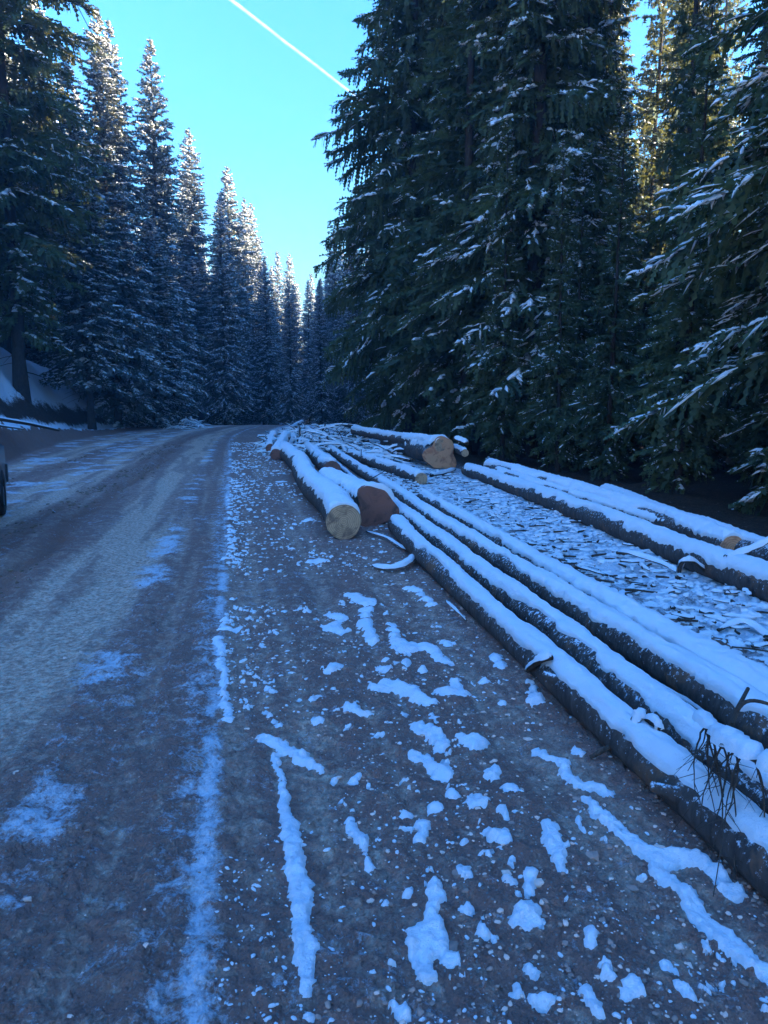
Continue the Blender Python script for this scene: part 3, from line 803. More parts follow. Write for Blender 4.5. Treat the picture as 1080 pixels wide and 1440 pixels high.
laid('felled_log', [(716, 655), (800, 675), (900, 703), (980, 728), (1040, 747)], .40, .125, .16, 6.95, 15.6,
     'back row log ending in a round orange brown cut face', th=.06, seed=9, cap=74, group=GB, near_wood=WOOD_O, lift=.09)
laid('felled_log', [(940, 703), (1000, 722), (1080, 748)], .40, .15, .15, 2.2, 11.6,
     'rearmost log under the dark wood, behind the round orange cut face', th=.05, seed=10, cap=72, group=GB, lift=.03)

def end_log(pix_end, r, pix_far, zf, yfar_extra, label, wood, seed, **kw):
    xe, ye = ray_at(*pix_end, r + gz(*ray_at(*pix_end, r)))
    xf, yf = ray_at(*pix_far, zf)
    ln = math.hypot(xf - xe, yf - ye); k = (ln + yfar_extra) / ln
    xf, yf = xe + (xf - xe) * k, ye + (yf - ye) * k
    P_ = []
    for f in np.linspace(0, 1, 9):
        a, b = xe + (xf - xe) * f, ye + (yf - ye) * f
        P_.append((a, b, gz(xe, ye) * (1 - f) + gz(xf, yf) * f + r * (1 - f) + kw.get('r_far', r) * f - .02 + kw.get('lift', 0) * 1.0))
    rf = kw.pop('r_far', r * .8); kw.pop('lift', None)
    return log_parts('felled_log', P_, r, rf, label, near_wood=wood, seed=seed, **kw)

end_log((489, 733), .215, (398, 622), .45, 0, 'thick log with a pale half stained sawn end, nearest to the road', WOOD_Y, 11, th=.06, cap=66, step=.035, r_far=.24, sides=30)
end_log((463, 660), .20, (425, 612), .4, 2, 'log with a small reddish end tucked behind the thick pale ended log', WOOD_R, 12, th=.06, cap=70, r_far=.17)
end_log((527, 714), .245, (478, 668), .45, 1.2, 'short butt log with a wide dark red rotten end', WOOD_R, 13, th=.07, cap=66, flare=.05, r_far=.22, sides=36, step=.03)
end_log((591, 672), .135, (520, 637), .35, 3, 'log with a small round yellow end below the orange stump end', WOOD_Y, 14, th=.06, cap=66, r_far=.13)
log_parts('felled_log', [(px(627, 17.6), 17.6, .42), (px(600, 19), 19, .40), (px(545, 23.5), 23.5, .40)], .30, .22, 'big flared butt end of orange wood at the top of the yard', near_wood=WOOD_O, seed=15, th=.09, cap=62, flare=.11, sides=36, step=.04)
laid('thin_pole', [(436, 612), (470, 640), (500, 664)], .22, .05, .05, 14.2, 23,
     'thin snowy pole between the red rotten end and the longest log', th=.03, seed=16, cap=80, sides=10, cat='pole')
# far trunks leaning on the brush
for k, (a, b, r, lab) in enumerate([
    ((384, 604), (380, 625), .16, 'leftmost small snowy log at the far tip of the pile'),
    ((402, 600), (388, 634), .17, 'far snowy log slanting beside the road at the tip of the pile'),
    ((412, 600), (399, 628), .15, 'far snowy log crossing its neighbour behind the thick pale ended log'),
    ((424, 606), (408, 600), .14, 'far snowy log end poking up at the tip of the pile')]):
    x0, y0 = ray_at(b[0], b[1], .3); x0, y0 = x0 * 1.0, y0
    x1 = x0 + (a[0] - b[0]) / 1011 * y0 * 1.0 - .06 * 4; y1 = y0 + 4.5
    x1 = px(a[0], y1)
    log_parts('felled_log', [(x0, y0, gz(x0, y0) + r), (x1, y1, gz(x1, y1) + r + .25 + .1 * (k % 2))], r, r * .9, lab, seed=30 + k, th=.07, cap=80, near_wood=WOOD_R, group='small logs at the far tip of the pile')
x0, y0 = px(500, 21), 21.0
log_parts('felled_log', [(px(618, 17.6), 17.6, .62), (px(560, 21), 21, .62), (px(500, 25), 25, .72)], .16, .13, 'snowy trunk running back from the flared orange butt along the brush', seed=44, th=.08, cap=75, group=GB)
log_parts('felled_log', [(px(655, 16.6), 16.6, .5), (px(640, 18.5), 18.5, .5)], .09, .09, 'stub log poking out right behind the flared orange butt', seed=45, th=.05, cap=75)

# ------------------------------------------------------------------ sticks, brush and litter
def tube(bag, P_, r0, r1, ns=5):
    P_ = np.asarray(P_, float); n = len(P_)
    T = np.gradient(P_, axis=0); T /= np.linalg.norm(T, axis=1)[:, None] + 1e-9
    ref = np.array([0, 0, 1.0]) if abs(T[0][2]) < .9 else np.array([1.0, 0, 0])
    S = np.cross(T, ref); S /= np.linalg.norm(S, axis=1)[:, None] + 1e-9; U = np.cross(S, T)
    a = np.linspace(0, 2 * np.pi, ns, endpoint=False); r = np.linspace(r0, r1, n)
    V = P_[:, None, :] + (S[:, None, :] * np.cos(a)[None, :, None] + U[:, None, :] * np.sin(a)[None, :, None]) * r[:, None, None]
    i, j = np.meshgrid(np.arange(n - 1), np.arange(ns), indexing='ij'); j2 = (j + 1) % ns
    bag.add(V.reshape(-1, 3), np.stack([i * ns + j, (i + 1) * ns + j, (i + 1) * ns + j2, i * ns + j2], 2).reshape(-1, 4))

def cap_on(bag, P_, w, h, jag=.2, g=rng):
    """snow lying on a stick"""
    P_ = np.asarray(P_, float); n = len(P_)
    T = np.gradient(P_, axis=0); S = np.cross(T, [0, 0, 1.0]); S /= np.linalg.norm(S, axis=1)[:, None] + 1e-9
    k = 1 - np.abs(np.linspace(-1, 1, n)) ** 6 * .8; k = k * (1 + g.uniform(-jag, jag, n))
    rows = []
    for a in (-1, -.75, 0, .75, 1):
        hh = {1: -.25, .75: .65, 0: 1.0}[abs(a)]
        rows.append(P_ + S * (a * w * k)[:, None] + np.stack([0 * k, 0 * k, hh * h * k], 1))
    V = np.stack(rows, 1).reshape(-1, 3)
    i, j = np.meshgrid(np.arange(n - 1), np.arange(4), indexing='ij')
    F = np.stack([i * 5 + j, (i + 1) * 5 + j, (i + 1) * 5 + j + 1, i * 5 + j + 1], 2).reshape(-1, 4)
    bag.add(V, F[:, ::-1])

TWIG = make_bark('dry twig', (.045, .032, .025), (.16, .115, .085), 3)

def stick(name, P_, r0, r1, label, snow=None, mat=TWIG, cat='branch', group=None):
    P_ = np.array(P_, float); org = P_[0].copy()
    if len(P_) < 12:
        c = np.linspace(0, len(P_) - 1, 14); P2 = np.stack([np.interp(c, np.arange(len(P_)), P_[:, k]) for k in range(3)], 1)
        for _ in range(2): P2[1:-1] = (P2[:-2] + 2 * P2[1:-1] + P2[2:]) / 4
        P_ = P2
    root = empty(name, tuple(org)); tag(root, label, cat, group)
    b = Bag(); tube(b, P_ - org, r0, r1, 7); obj('wood', b.mesh('wood', mat), root)
    if snow:
        s = Bag(); Q = P_ - org; Q[:, 2] += r0 * .55; cap_on(s, Q, snow[0], snow[1]); obj('snow_cap', s.mesh('snow_cap', SNOW), root)
    return root

def gp(u, v, z=0):
    x, y = ray_at(u, v, z); return [x, y, gz(x, y) + z]

stick('fallen_branch', [gp(5, 660), gp(5, 660)] and [(-10.9, 20.0, 1.25), (-11.3, 22.5, 1.05), (-11.6, 25.5, .72)], .06, .04, 'straight snowy pole lying along the top of the earth berm', (.07, .05))
stick('fallen_branch', [(-11.6, 20.4, 1.15), (-12.0, 22.5, .95), (-12.2, 24.2, .8)], .04, .02, 'thinner snowy pole lying behind the straight one on the berm', (.05, .04))
stick('fallen_branch', [gp(515, 748, .03), gp(545, 755, .05), gp(560, 765, .04), gp(580, 778, .03)], .012, .008, 'thin snowy stick on the gravel right of the pale sawn end', (.02, .018))
stick('fallen_branch', [gp(524, 797, .02), gp(545, 801, .03), gp(562, 798, .05), gp(578, 788, .06), gp(581, 780, .06)], .014, .010, 'curved snowy branch shaped like a smile beside the front log', (.045, .03))
stick('fallen_branch', [gp(627, 845, .03), gp(640, 858, .1), gp(656, 874, .02)], .008, .006, 'thin stick leaning on the flank of the front log', (.012, .01))
stick('fallen_branch', [gp(830, 1062, .02), gp(858, 1052, .05), gp(885, 1040, .10)], .010, .016, 'pale broken stick reaching from the gravel to the front log', None)
stick('fallen_branch', [gp(868, 780, .04), gp(880, 777, .12), gp(905, 785, .10), gp(940, 795, .06), gp(962, 805, .03)], .018, .015, 'snowy branch lying at the foot of the thick back row log', (.03, .03))
stick('fallen_branch', [gp(955, 812, .0), gp(955, 798, .1), gp(958, 790, .2), gp(967, 785, .24), gp(975, 788, .2), gp(985, 797, .12), gp(1000, 803, .05)], .018, .014, 'snowy hooked branch standing up from the littered yard', (.03, .035))
stick('fallen_branch', [gp(1010, 882, .03), gp(1040, 872, .05), gp(1065, 880, .04), gp(1080, 893, .03), gp(1110, 905, .03)], .014, .012, 'curved snowy twig bow on the yard near the right edge', (.03, .025))
stick('fallen_branch', [gp(1020, 778, .3), gp(1050, 770, .34), gp(1080, 757, .42), gp(1120, 742, .5)], .022, .02, 'snowy branch bending up right of the round orange cut face', (.04, .035))
stick('fallen_branch', [gp(606, 671, .05), gp(625, 664, .08), gp(640, 658, .10)], .04, .03, 'snowy stick below the flared orange butt', (.06, .05))
stick('fallen_branch', [(px(640, 17.5), 17.5, .80), (px(652, 17.2), 17.2, .74), (px(658, 17.0), 17.0, .70)], .05, .05, 'short snowy branch stub right of the flared orange butt', (.07, .07))
stick('fallen_branch', [gp(519, 675, .15), gp(545, 660, .45)], .012, .006, 'dark bare twig sticking up over the longest log', None)
stick('fallen_branch', [gp(506, 650, .2), gp(508, 640, .5), gp(508, 632, .75)], .014, .006, 'upright dark bare twig in front of the brush heap', None)

# the dead bough with hanging twigs over the first two logs, close on the right

stick('snowy_knot', [gp(742, 948, .05), gp(752, 938, .13), gp(762, 930, .19), gp(776, 926, .22)], .012, .018, 'snow laden twisted knot on the front log, the farther of its two knots', (.035, .035), cat='knot')
stick('snowy_knot', [gp(757, 958, .03), gp(764, 945, .10), gp(772, 934, .17)], .010, .014, 'small snowy twig under the farther knot of the front log', (.028, .03), cat='twig')
stick('snowy_knot', [gp(880, 1036, .12), gp(886, 1022, .18), gp(893, 1010, .22), gp(908, 1003, .24)], .012, .02, 'snow laden branch stump on the front log, nearer to the hanging bough', (.035, .03), cat='knot')
stick('snowy_knot', [gp(905, 1012, .2), gp(918, 1010, .25), gp(928, 1020, .24), gp(926, 1028, .21)], .012, .006, 'hooked snowy twig beside the nearer knot of the front log', (.02, .02), cat='twig')

def hanging_bough():
    g = np.random.default_rng(55)
    A = lambda u, v, z: np.array([*ray_at(u, v, z), z])
    main = [A(1052, 968, .52), A(1043, 985, .50), A(1035, 1000, .48), A(1027, 1022, .42), A(1015, 1050, .40)]
    root = empty('dead_bough', tuple(main[0])); org = main[0]
    tag(root, 'broken dead bough with a beard of dry twigs hanging over the front logs', 'bough')
    b = Bag()
    tube(b, np.array(main) - org, .007, .010, 7)
    arch = [A(1030, 1018, .44), A(1040, 990, .50), A(1056, 983, .53), A(1085, 990, .52), A(1120, 1010, .46)]
    c = np.linspace(0, 4, 14); Q = np.stack([np.interp(c, range(5), [p[k] for p in arch]) for k in range(3)], 1)
    for _ in range(3): Q[1:-1] = (Q[:-2] + 2 * Q[1:-1] + Q[2:]) / 4
    tube(b, Q - org, .008, .006, 6)
    spine = [A(980, 1005, .36), A(1000, 1025, .38), A(1030, 1048, .40), A(1080, 1075, .40), A(1150, 1110, .38)]
    c = np.linspace(0, 4, 18); SP = np.stack([np.interp(c, range(5), [p[k] for p in spine]) for k in range(3)], 1)
    tube(b, SP - org, .012, .02, 7)
    ends = [(968, 1085, .25), (975, 1150, .12), (985, 1130, .2), (995, 1180, .1), (1000, 1260, .02), (1003, 1190, .1), (1012, 1120, .2), (1018, 1165, .14), (1028, 1235, .03), (1038, 1238, .03), (1063, 1225, .04), (1075, 1120, .24), (1063, 1090, .3), (1006, 1150, .15), (990, 1105, .22), (1022, 1145, .15)]
    for k, (u, v, z) in enumerate(ends):
        s = SP[min(17, 2 + (k * 5) % 9)] if k not in (10, 11, 12) else SP[10 + k % 3]
        e = A(u, v, z); n = 12; f = np.linspace(0, 1, n)[:, None]
        Q = s * (1 - f) + e * f
        bow = np.sin(f[:, 0] * np.pi) * g.uniform(.02, .06)
        Q[:, 0] += bow * g.choice([-1, 1]) * .6; Q[:, 2] += bow * .8
        Q[:, :2] += np.cumsum(g.normal(0, .0022, (n, 2)), 0)
        tube(b, Q - org, .0045, .0014, 5)
        for _ in range(3):
            i = g.integers(3, 10); dd = g.normal(0, .05, 3); dd[2] = -abs(dd[2]) - .03
            tube(b, np.array([Q[i], Q[i] + dd * .5 + [0, 0, .008], Q[i] + dd * 1.3]) - org, .0018, .0007, 4)
    obj('wood', b.mesh('wood', TWIG), root)
    s = Bag()
    for i0, i1, w in ((0, 6, .035), (5, 13, .05), (12, 18, .06)):
        Q = SP[i0:i1] - org; Q = Q + [0, 0, .01]
        c = np.linspace(0, len(Q) - 1, 14); Q = np.stack([np.interp(c, range(len(Q)), Q[:, k]) for k in range(3)], 1)
        cap_on(s, Q, w, w * .85, .18, g)
    obj('snow_cap', s.mesh('snow_cap', SNOW), root)
hanging_bough()

def brush_heap(name, cx, cy, rx, ry, h, n, label, seed, up=0.35, lmin=.6, lmax=1.8):
    g = np.random.default_rng(seed)
    z0 = gz(cx, cy); root = empty(name, (cx, cy, z0)); tag(root, label, 'brush heap')
    b, s = Bag(), Bag()
    for _ in range(n):
        a = g.uniform(0, 6.28); q = math.sqrt(g.uniform(0, 1)); x, y = math.cos(a) * q * rx, math.sin(a) * q * ry
        top = h * (1 - q * q) ; z = g.uniform(.1, 1) * top + .03
        ln = g.uniform(lmin, lmax) * .5; d = g.uniform(0, 6.28); pit = g.normal(0, up)
        D = np.array([math.cos(d) * math.cos(pit), math.sin(d) * math.cos(pit), math.sin(pit)])
        f = np.linspace(-1, 1, 6)[:, None]
        Q = np.array([x, y, z]) + D * ln * f; Q[:, 2] += -.18 * ln * f[:, 0] ** 2 + g.uniform(0, .1)
        Q[:, :2] += np.cumsum(g.normal(0, .04, (6, 2)), 0)
        Q[:, 2] = np.maximum(Q[:, 2], .03)
        r = g.uniform(.008, .028); tube(b, Q, r, r * .5, 4)
        if abs(pit) < .9 and g.uniform() < .85: P2 = Q.copy(); P2[:, 2] += r * .6; cap_on(s, P2, r * 1.3 + .018, r + .025, .3, g)
    tag(obj('branches', b.mesh('branches', TWIG), root), kind='stuff'); tag(obj('snow_cover', s.mesh('snow_cover', SNOW), root), kind='stuff')
brush_heap('brush_heap', px(470, 26), 26, 2.4, 3.6, .85, 330, 'tangled heap of snowy branches behind the far ends of the logs', 61)
brush_heap('brush_heap', px(555, 21.5), 21.5, 1.1, 1.6, .45, 120, 'low heap of snowy twigs left of the flared orange butt', 62)
brush_heap('brush_heap', px(415, 30), 31, 1.6, 3.2, .7, 150, 'small snowy heap of branches at the far tip of the pile', 63)
brush_heap('brush_heap', px(255, 50) , 50.5, 1.2, 2.2, .8, 90, 'snowy branches heaped on the bank by the road bend', 64)

def lump_proto(g):
    n, ns = 5, 9
    an = np.linspace(0, 2 * np.pi, ns, endpoint=False); o = g.uniform(.45, 1.5, ns); o2 = (o * 2 + np.roll(o, 1)) / 3
    V = []
    for q, h in ((1.0, -.25), (.98, .25), (.8, .62), (.45, .88)):
        V.append(np.stack([np.cos(an) * q * o2, np.sin(an) * q * o2, np.full(ns, h) * g.uniform(.85, 1.15, ns)], 1))
    V = np.concatenate(V + [[[0, 0, 1.0]]])
    F4 = []
    for b0 in range(0, 27, 9):
        for w in range(9): F4.append([b0 + w, b0 + (w + 1) % 9, b0 + 9 + (w + 1) % 9, b0 + 9 + w])
    F3 = [[27 + w, 27 + (w + 1) % 9, 36] for w in range(9)]
    return V, F4, F3
g_ = np.random.default_rng(8)
LUMPS = [lump_proto(g_) for _ in range(10)]

def litter():
    """snow covered chips, twigs and bark between the two rows of logs"""
    g = np.random.default_rng(77)
    b, s = Bag(), Bag()
    n = 0
    while n < 620:
        y = 2.6 + 16 * g.uniform() ** 1.4; x = -.19 * (y - 4) + g.uniform(1.9, 3.9)
        lane = x - (5.3 - .19 * y)
        if y < 4.6 and x > 3.0 or lane > .2: continue
        n += 1
        ln = g.uniform(.04, .26) * g.uniform(.6, 1.2) * (1 if g.uniform() < .93 else 3.2); d = g.normal(.2, 1.1); z = gz(x, y) + g.uniform(.0, .04)
        D = np.array([math.cos(d), math.sin(d) * .9, g.normal(0, .1)])
        f = np.linspace(-1, 1, 5)[:, None]
        Q = np.array([x, y, z + .015]) + D * ln * .5 * f
        Q[:, :2] += np.cumsum(g.normal(0, .012, (5, 2)), 0)
        r = g.uniform(.005, .016)
        tube(b, Q, r, r * .6, 4)
        if g.uniform() < .45:
            P2 = Q.copy(); P2[:, 2] += r * .5; cap_on(s, P2, r + g.uniform(.002, .009), g.uniform(.008, .020), .5, g)
    for _ in range(6500):
        y = 2.6 + 16 * g.uniform() ** 1.4; x = -.19 * (y - 4) + g.uniform(1.9, 3.9)
        if x - (5.3 - .19 * y) > .1: continue
        V, F4, F3 = LUMPS[g.integers(0, 10)]; r = g.uniform(.010, .034); a = g.uniform(0, 6.28); W = V * [r * g.uniform(1, 2.2), r, r * .6]; ca, sa = math.cos(a), math.sin(a)
        s.add2(np.stack([W[:, 0] * ca - W[:, 1] * sa + x, W[:, 0] * sa + W[:, 1] * ca + y, W[:, 2] + gz(x, y)], 1), [F4, F3])
    o = obj('twig_litter', b.mesh('twig_litter', TWIG)); tag(o, 'twigs and bark scraps littering the yard between the log rows', kind='stuff')
    o = obj('snow', s.mesh('snow', SNOW)); tag(o, 'snow lying on the litter between the log rows', kind='stuff')
litter()

# ------------------------------------------------------------------ snow patches on the gravel
BL = [(368,1036,10),(385,1042,12),(405,1050,13),(425,1060,13),(440,1070,9),(452,1078,5),(388,1058,9),(391,1075,8),(395,1095,8),(398,1112,8),(401,1128,10),(404,1140,8),
(409,1158,11),(411,1175,12),(414,1195,12),(418,1216,13),(421,1240,13),(424,1263,13),(425,1288,13),(427,1313,13),(428,1335,13),(430,1356,12),(432,1377,10),(431,1392,7),
(492,1150,9),(499,1164,12),(507,1178,11),(511,1193,6),(519,1216,8),
(610,1243,10),(612,1256,10),(612,1270,11),(612,1286,11),(606,1298,14),(597,1309,18),(608,1321,20),(583,1323,11),(597,1337,16),(598,1352,13),(599,1372,10),(636,1344,17),
(542,1269,7),(573,1253,11),(678,1306,12),(657,1274,12),(743,1286,25),(748,1360,11),(727,1385,10),(715,1239,9),(744,1251,11),(744,1226,11),(562,1418,16),(437,1424,9),
(671,1127,22),(612,1134,14),(636,1115,12),(706,1142,11),(698,1173,20),(686,1200,10),(651,1183,9),(597,1154,14),(591,1177,10),(468,1092,8),(500,1090,12),(480,1122,6),(573,1142,9),(651,1226,14),(690,1088,10),(620,1084,12),
(495,838,14),(516,849,18),(512,877,14),(519,891,12),(523,905,11),(470,865,13),(484,870,8),(463,881,13),(481,888,8),
(551,881,12),(558,902,14),(565,916,20),(586,909,16),(607,912,14),(618,926,11),(632,933,9),(569,935,13),(540,942,15),(595,944,9),(628,902,14),(540,930,9),
(551,962,20),(530,967,12),(572,969,16),(590,983,13),(607,990,9),(474,940,13),(463,948,7),(444,984,11),(449,1014,12),(470,969,6),(488,993,10),(505,1004,12),(516,1004,9),
(379,965,8),(384,972,7),(391,1018,8),(373,997,6),(533,1028,9),(570,1002,7),(611,1011,9),(621,974,12),(646,974,15),(639,958,9),
(586,1021,12),(607,1032,15),(621,1042,14),(618,1051,10),(583,1057,12),(600,1064,12),(614,1078,11),(632,1088,9),(628,1067,7),
(667,1039,14),(678,1044,12),(664,1053,8),(646,1037,9),(692,1088,12),(699,1079,7),(607,849,13),(586,830,10),(569,826,8),(449,786,13),(537,796,8),
(706,940,10),(695,923,12),(681,958,10),(706,986,7),(756,985,17),(745,960,7),
(751,1047,8),(770,1057,9),(793,1067,10),(801,1086,12),(821,1098,14),(844,1104,12),(863,1109,6),(811,1053,12),(828,1119,10),
(844,1141,9),(852,1147,11),(864,1156,12),(875,1164,13),(885,1173,13),(896,1182,14),(914,1193,17),(937,1203,17),(958,1199,14),(975,1202,11),(988,1207,11),(1000,1217,10),(1011,1226,10),(1020,1240,11),(1030,1252,12),(1044,1248,8),
(926,1212,12),(938,1226,14),(955,1238,13),(968,1248,13),(974,1262,13),(982,1277,14),(996,1292,15),(1010,1303,15),(1023,1313,16),(1035,1324,14),(1048,1336,13),(1062,1351,12),(1077,1366,12),(1090,1380,10),
(768,1160,11),(772,1170,12),(778,1183,14),(783,1196,12),(785,1208,11),(788,1222,8),(801,1187,6),(813,1148,7),(817,1164,5),
(834,1312,13),(834,1327,8),(887,1382,19),(852,1366,8),(821,1390,11),(828,1405,10),(838,1422,10),(943,1353,11),(961,1382,10),(970,1394,9),(754,1405,13),(774,1405,11),(751,1360,8),(708,1183,11),(716,1240,8),(710,1109,9),(723,1108,11),(708,1144,9),
(322,700,5),(323,715,4),(324,742,7),(322,756,8),(325,770,6),(318,785,7),(328,840,6),(318,870,9),(312,884,7),(330,882,7),(305,898,10),(312,912,9),(310,934,9),(316,945,8),(313,960,9),(318,978,8),(318,992,9),(318,1010,8),(336,880,5),(432,860,7),(375,800,6),(400,860,6),(345,772,6),(410,770,6),(435,730,9),(395,678,10),(440,788,7)]
BL2 = []
for i, c in enumerate(BL):
    BL2.append(c)
    if i + 1 < len(BL):
        e = BL[i + 1]; dd = math.hypot(e[0] - c[0], e[1] - c[1])
        if 9 < dd < 29:
            for f in (.33, .67): BL2.append((c[0] + (e[0] - c[0]) * f, c[1] + (e[1] - c[1]) * f, (c[2] + (e[2] - c[2]) * f) * .85))
BL = BL2
BW = []
for (u, v, w) in BL:
    x, y = ray_at(u, v, .01); d = math.hypot(math.hypot(x, y), 1.6)
    BW.append((x, y, w / 1000 * d * (1.12 if 1150 < v < 1400 and u < 440 else .96), u, v))
par = list(range(len(BW)))
def fnd(i):
    while par[i] != i: i = par[i]
    return i
for i in range(len(BW)):
    for j in range(i):
        if math.hypot(BW[i][0] - BW[j][0], BW[i][1] - BW[j][1]) < (BW[i][2] + BW[j][2]) * 1.25: par[fnd(i)] = fnd(j)
clus = {}
for i in range(len(BW)): clus.setdefault(fnd(i), []).append(BW[i])
NAMED = [((385, 1042), 'branching snow streak at the top end of the long thin snow strip'),
         ((424, 1263), 'long thin upright snow strip lying in a tyre track'),
         ((499, 1164), 'small elongated snow lump right of the long thin strip'),
         ((608, 1321), 'bottle shaped snow patch with a narrow neck'),
         ((636, 1344), 'round snow lump touching the bottle shaped patch'),
         ((743, 1286), 'broad rounded snow blob on the gravel below the ragged patches'),
         ((671, 1127), 'star shaped snow patch on the gravel'),
         ((565, 916), 'largest ragged snow patch with a hooked right end'),
         ((516, 849), 'stepped snow patch above the largest ragged one'),
         ((551, 962), 'arched snow patch just below the largest ragged one'),
         ((607, 1032), 'curved snow patch in the middle of the gravel'),
         ((600, 1064), 'slanting snow strip in the middle of the gravel'),
         ((844, 1104), 'knobbly snow ridge running toward the front log'),
         ((937, 1203), 'long forked snow ridge at lower right in front of the front log'),
         ((996, 1292), 'long forked snow ridge at lower right in front of the front log'),
         ((778, 1183), 'comma shaped upright snow patch near the forked ridge'),
         ((887, 1382), 'smooth round snow ball like lump near the bottom right'),
         ((834, 1312), 'rounded snow lump left of the forked ridge'),
         ((756, 985), 'snow patch at the foot of the front log below its first knot'),
         ((305, 898), 'clumpy snow ridge along the road edge')]

def snow_field(circ, g, cell):
    x = np.array([c[0] for c in circ]); y = np.array([c[1] for c in circ]); r = np.array([c[2] for c in circ])
    x0, x1, y0, y1 = (x - r * 1.6).min(), (x + r * 1.6).max(), (y - r * 1.6).min(), (y + r * 1.6).max()
    nx, ny = max(8, int((x1 - x0) / cell)), max(8, int((y1 - y0) / cell))
    X, Y = np.meshgrid(np.linspace(x0, x1, nx), np.linspace(y0, y1, ny), indexing='ij')
    wx = X + (fbm(X * 20, Y * 20, 91, 4) - .5) * .042 + (fbm(X * 80, Y * 80, 95, 2) - .5) * .010; wy = Y + (fbm(X * 20, Y * 20, 93, 4) - .5) * .042 + (fbm(X * 80, Y * 80, 96, 2) - .5) * .010
    fld = np.zeros_like(X)
    for a, b, c in zip(x, y, r):
        fld += np.exp(-((wx - a) ** 2 + (wy - b) ** 2) / (c * c) * 1.6)
    fld = fld + (fbm(X * 34, Y * 34, 99, 4, .65) - .5) * .95 * np.clip(fld * 3, 0, 1)
    f = fld - .36
    rm = float(np.mean(r))
    h = np.where(f > 0, .002 + np.minimum(.024, .008 + rm * .26) * (1 - np.exp(-np.maximum(f, 0) * 4)) ** .85, -.012)
    h = h * np.where(f > 0, .62 + .7 * fbm(X * 18, Y * 18, 97, 4), 1)
    Z = surface(X, Y) + h + .001
    on = f > 0
    q = on[:-1, :-1] | on[1:, :-1] | on[1:, 1:] | on[:-1, 1:]
    keep = np.zeros_like(on); keep[:-1, :-1] |= q; keep[1:, :-1] |= q; keep[1:, 1:] |= q; keep[:-1, 1:] |= q
    idx = -np.ones(keep.shape, int); idx[keep] = np.arange(keep.sum())
    i, j = np.where(q)
    F = np.stack([idx[i, j], idx[i + 1, j], idx[i + 1, j + 1], idx[i, j + 1]], 1)
    V = np.stack([X[keep], Y[keep], Z[keep]], 1)
    return V, F

g_ = np.random.default_rng(5)
loose = Bag()
for key, circ in clus.items():
    d = np.mean([math.hypot(c[0], c[1]) for c in circ]); cell = .0042 * max(1.6, d)
    V, F = snow_field(circ, g_, cell)
    if not len(F): continue
    lab = None
    for (p, q) in NAMED:
        if any((c[3], c[4]) == p for c in circ): lab = q
    if lab:
        c0 = np.array([V[:, 0].mean(), V[:, 1].mean(), V[:, 2].min()])
        o = obj('snow_patch', mesh('snow_patch', V - c0, F, DIRTY), loc=tuple(c0)); tag(o, lab, 'snow patch')
    else: loose.add(V, F)
# further clumps of the same make, each a few blobs run together
g_ = np.random.default_rng(31)
k = 0
while k < 360:
    y = 1.6 * math.exp(g_.uniform(0, 2.6)); t = g_.choice([g_.uniform(.05, 3.4), abs(g_.normal(.05, .10))], p=[.72, .28])
    x = float(edge_x(y)) + t
    if x > .60 - .19 * (y - 4.4) and y < 9 or (y >= 9 and t > 2.6): continue
    if vn(x * 1.4, y * 1.0, 303) < .36 or (t < .5 and y < 3.6): continue
    d = math.hypot(x, y)
    w = (.005 + .009 * g_.uniform() ** 1.8) * (1 + .10 * max(0, d - 2))
    if y < 3.5: w *= .8
    circ = [(x, y, w)]
    for _ in range(g_.integers(1, 6)):
        a = g_.normal(.3, .9); c = circ[-1]; st = w * g_.uniform(.9, 1.9)
        circ.append((c[0] + math.cos(a) * st * g_.choice([-1, 1]), c[1] + math.sin(a) * st, w * g_.uniform(.5, 1.25)))
    V, F = snow_field(circ, g_, max(.0035, w * .2)); k += 1
    if len(F): loose.add(V, F)

# small loose lumps, scattered wherever the photo shows crumbs of snow
g_ = np.random.default_rng(8)
protos = LUMPS
cnt = 0
while cnt < 3600:
    y = 1.35 * math.exp(g_.uniform(0, 3.15)); t = g_.choice([g_.uniform(.03, 3.6), abs(g_.normal(0, .16)), g_.uniform(.1, 1.5)], p=[.62, .18, .20])
    x = float(edge_x(y)) + t
    if x > .75 - .19 * (y - 4.4) + .12 and y < 9 or (y >= 9 and t > 3.0): continue
    if vn(x * 1.4, y * 1.0, 303) < .33 + (.22 if t < .9 and y < 5 else 0): continue
    cnt += 1
    V, F4, F3 = protos[g_.integers(0, 10)]
    r = (.0022 + .0055 * g_.uniform() ** 2.5) * (1 + .26 * max(0, y - 2)) ** .85
    if t < .2: r *= .9
    a = g_.uniform(0, 6.28); st = g_.uniform(1, 1.9)
    W = V * [r * st, r, r * .75]; ca, sa = math.cos(a), math.sin(a)
    W = np.stack([W[:, 0] * ca - W[:, 1] * sa + x, W[:, 0] * sa + W[:, 1] * ca + y, W[:, 2] + gz(x, y)], 1)
    loose.add2(W, [F4, F3])
o = obj('snow', loose.mesh('snow', DIRTY)); tag(o, 'loose crumbs and clumps of snow scattered over the gravel', kind='stuff')

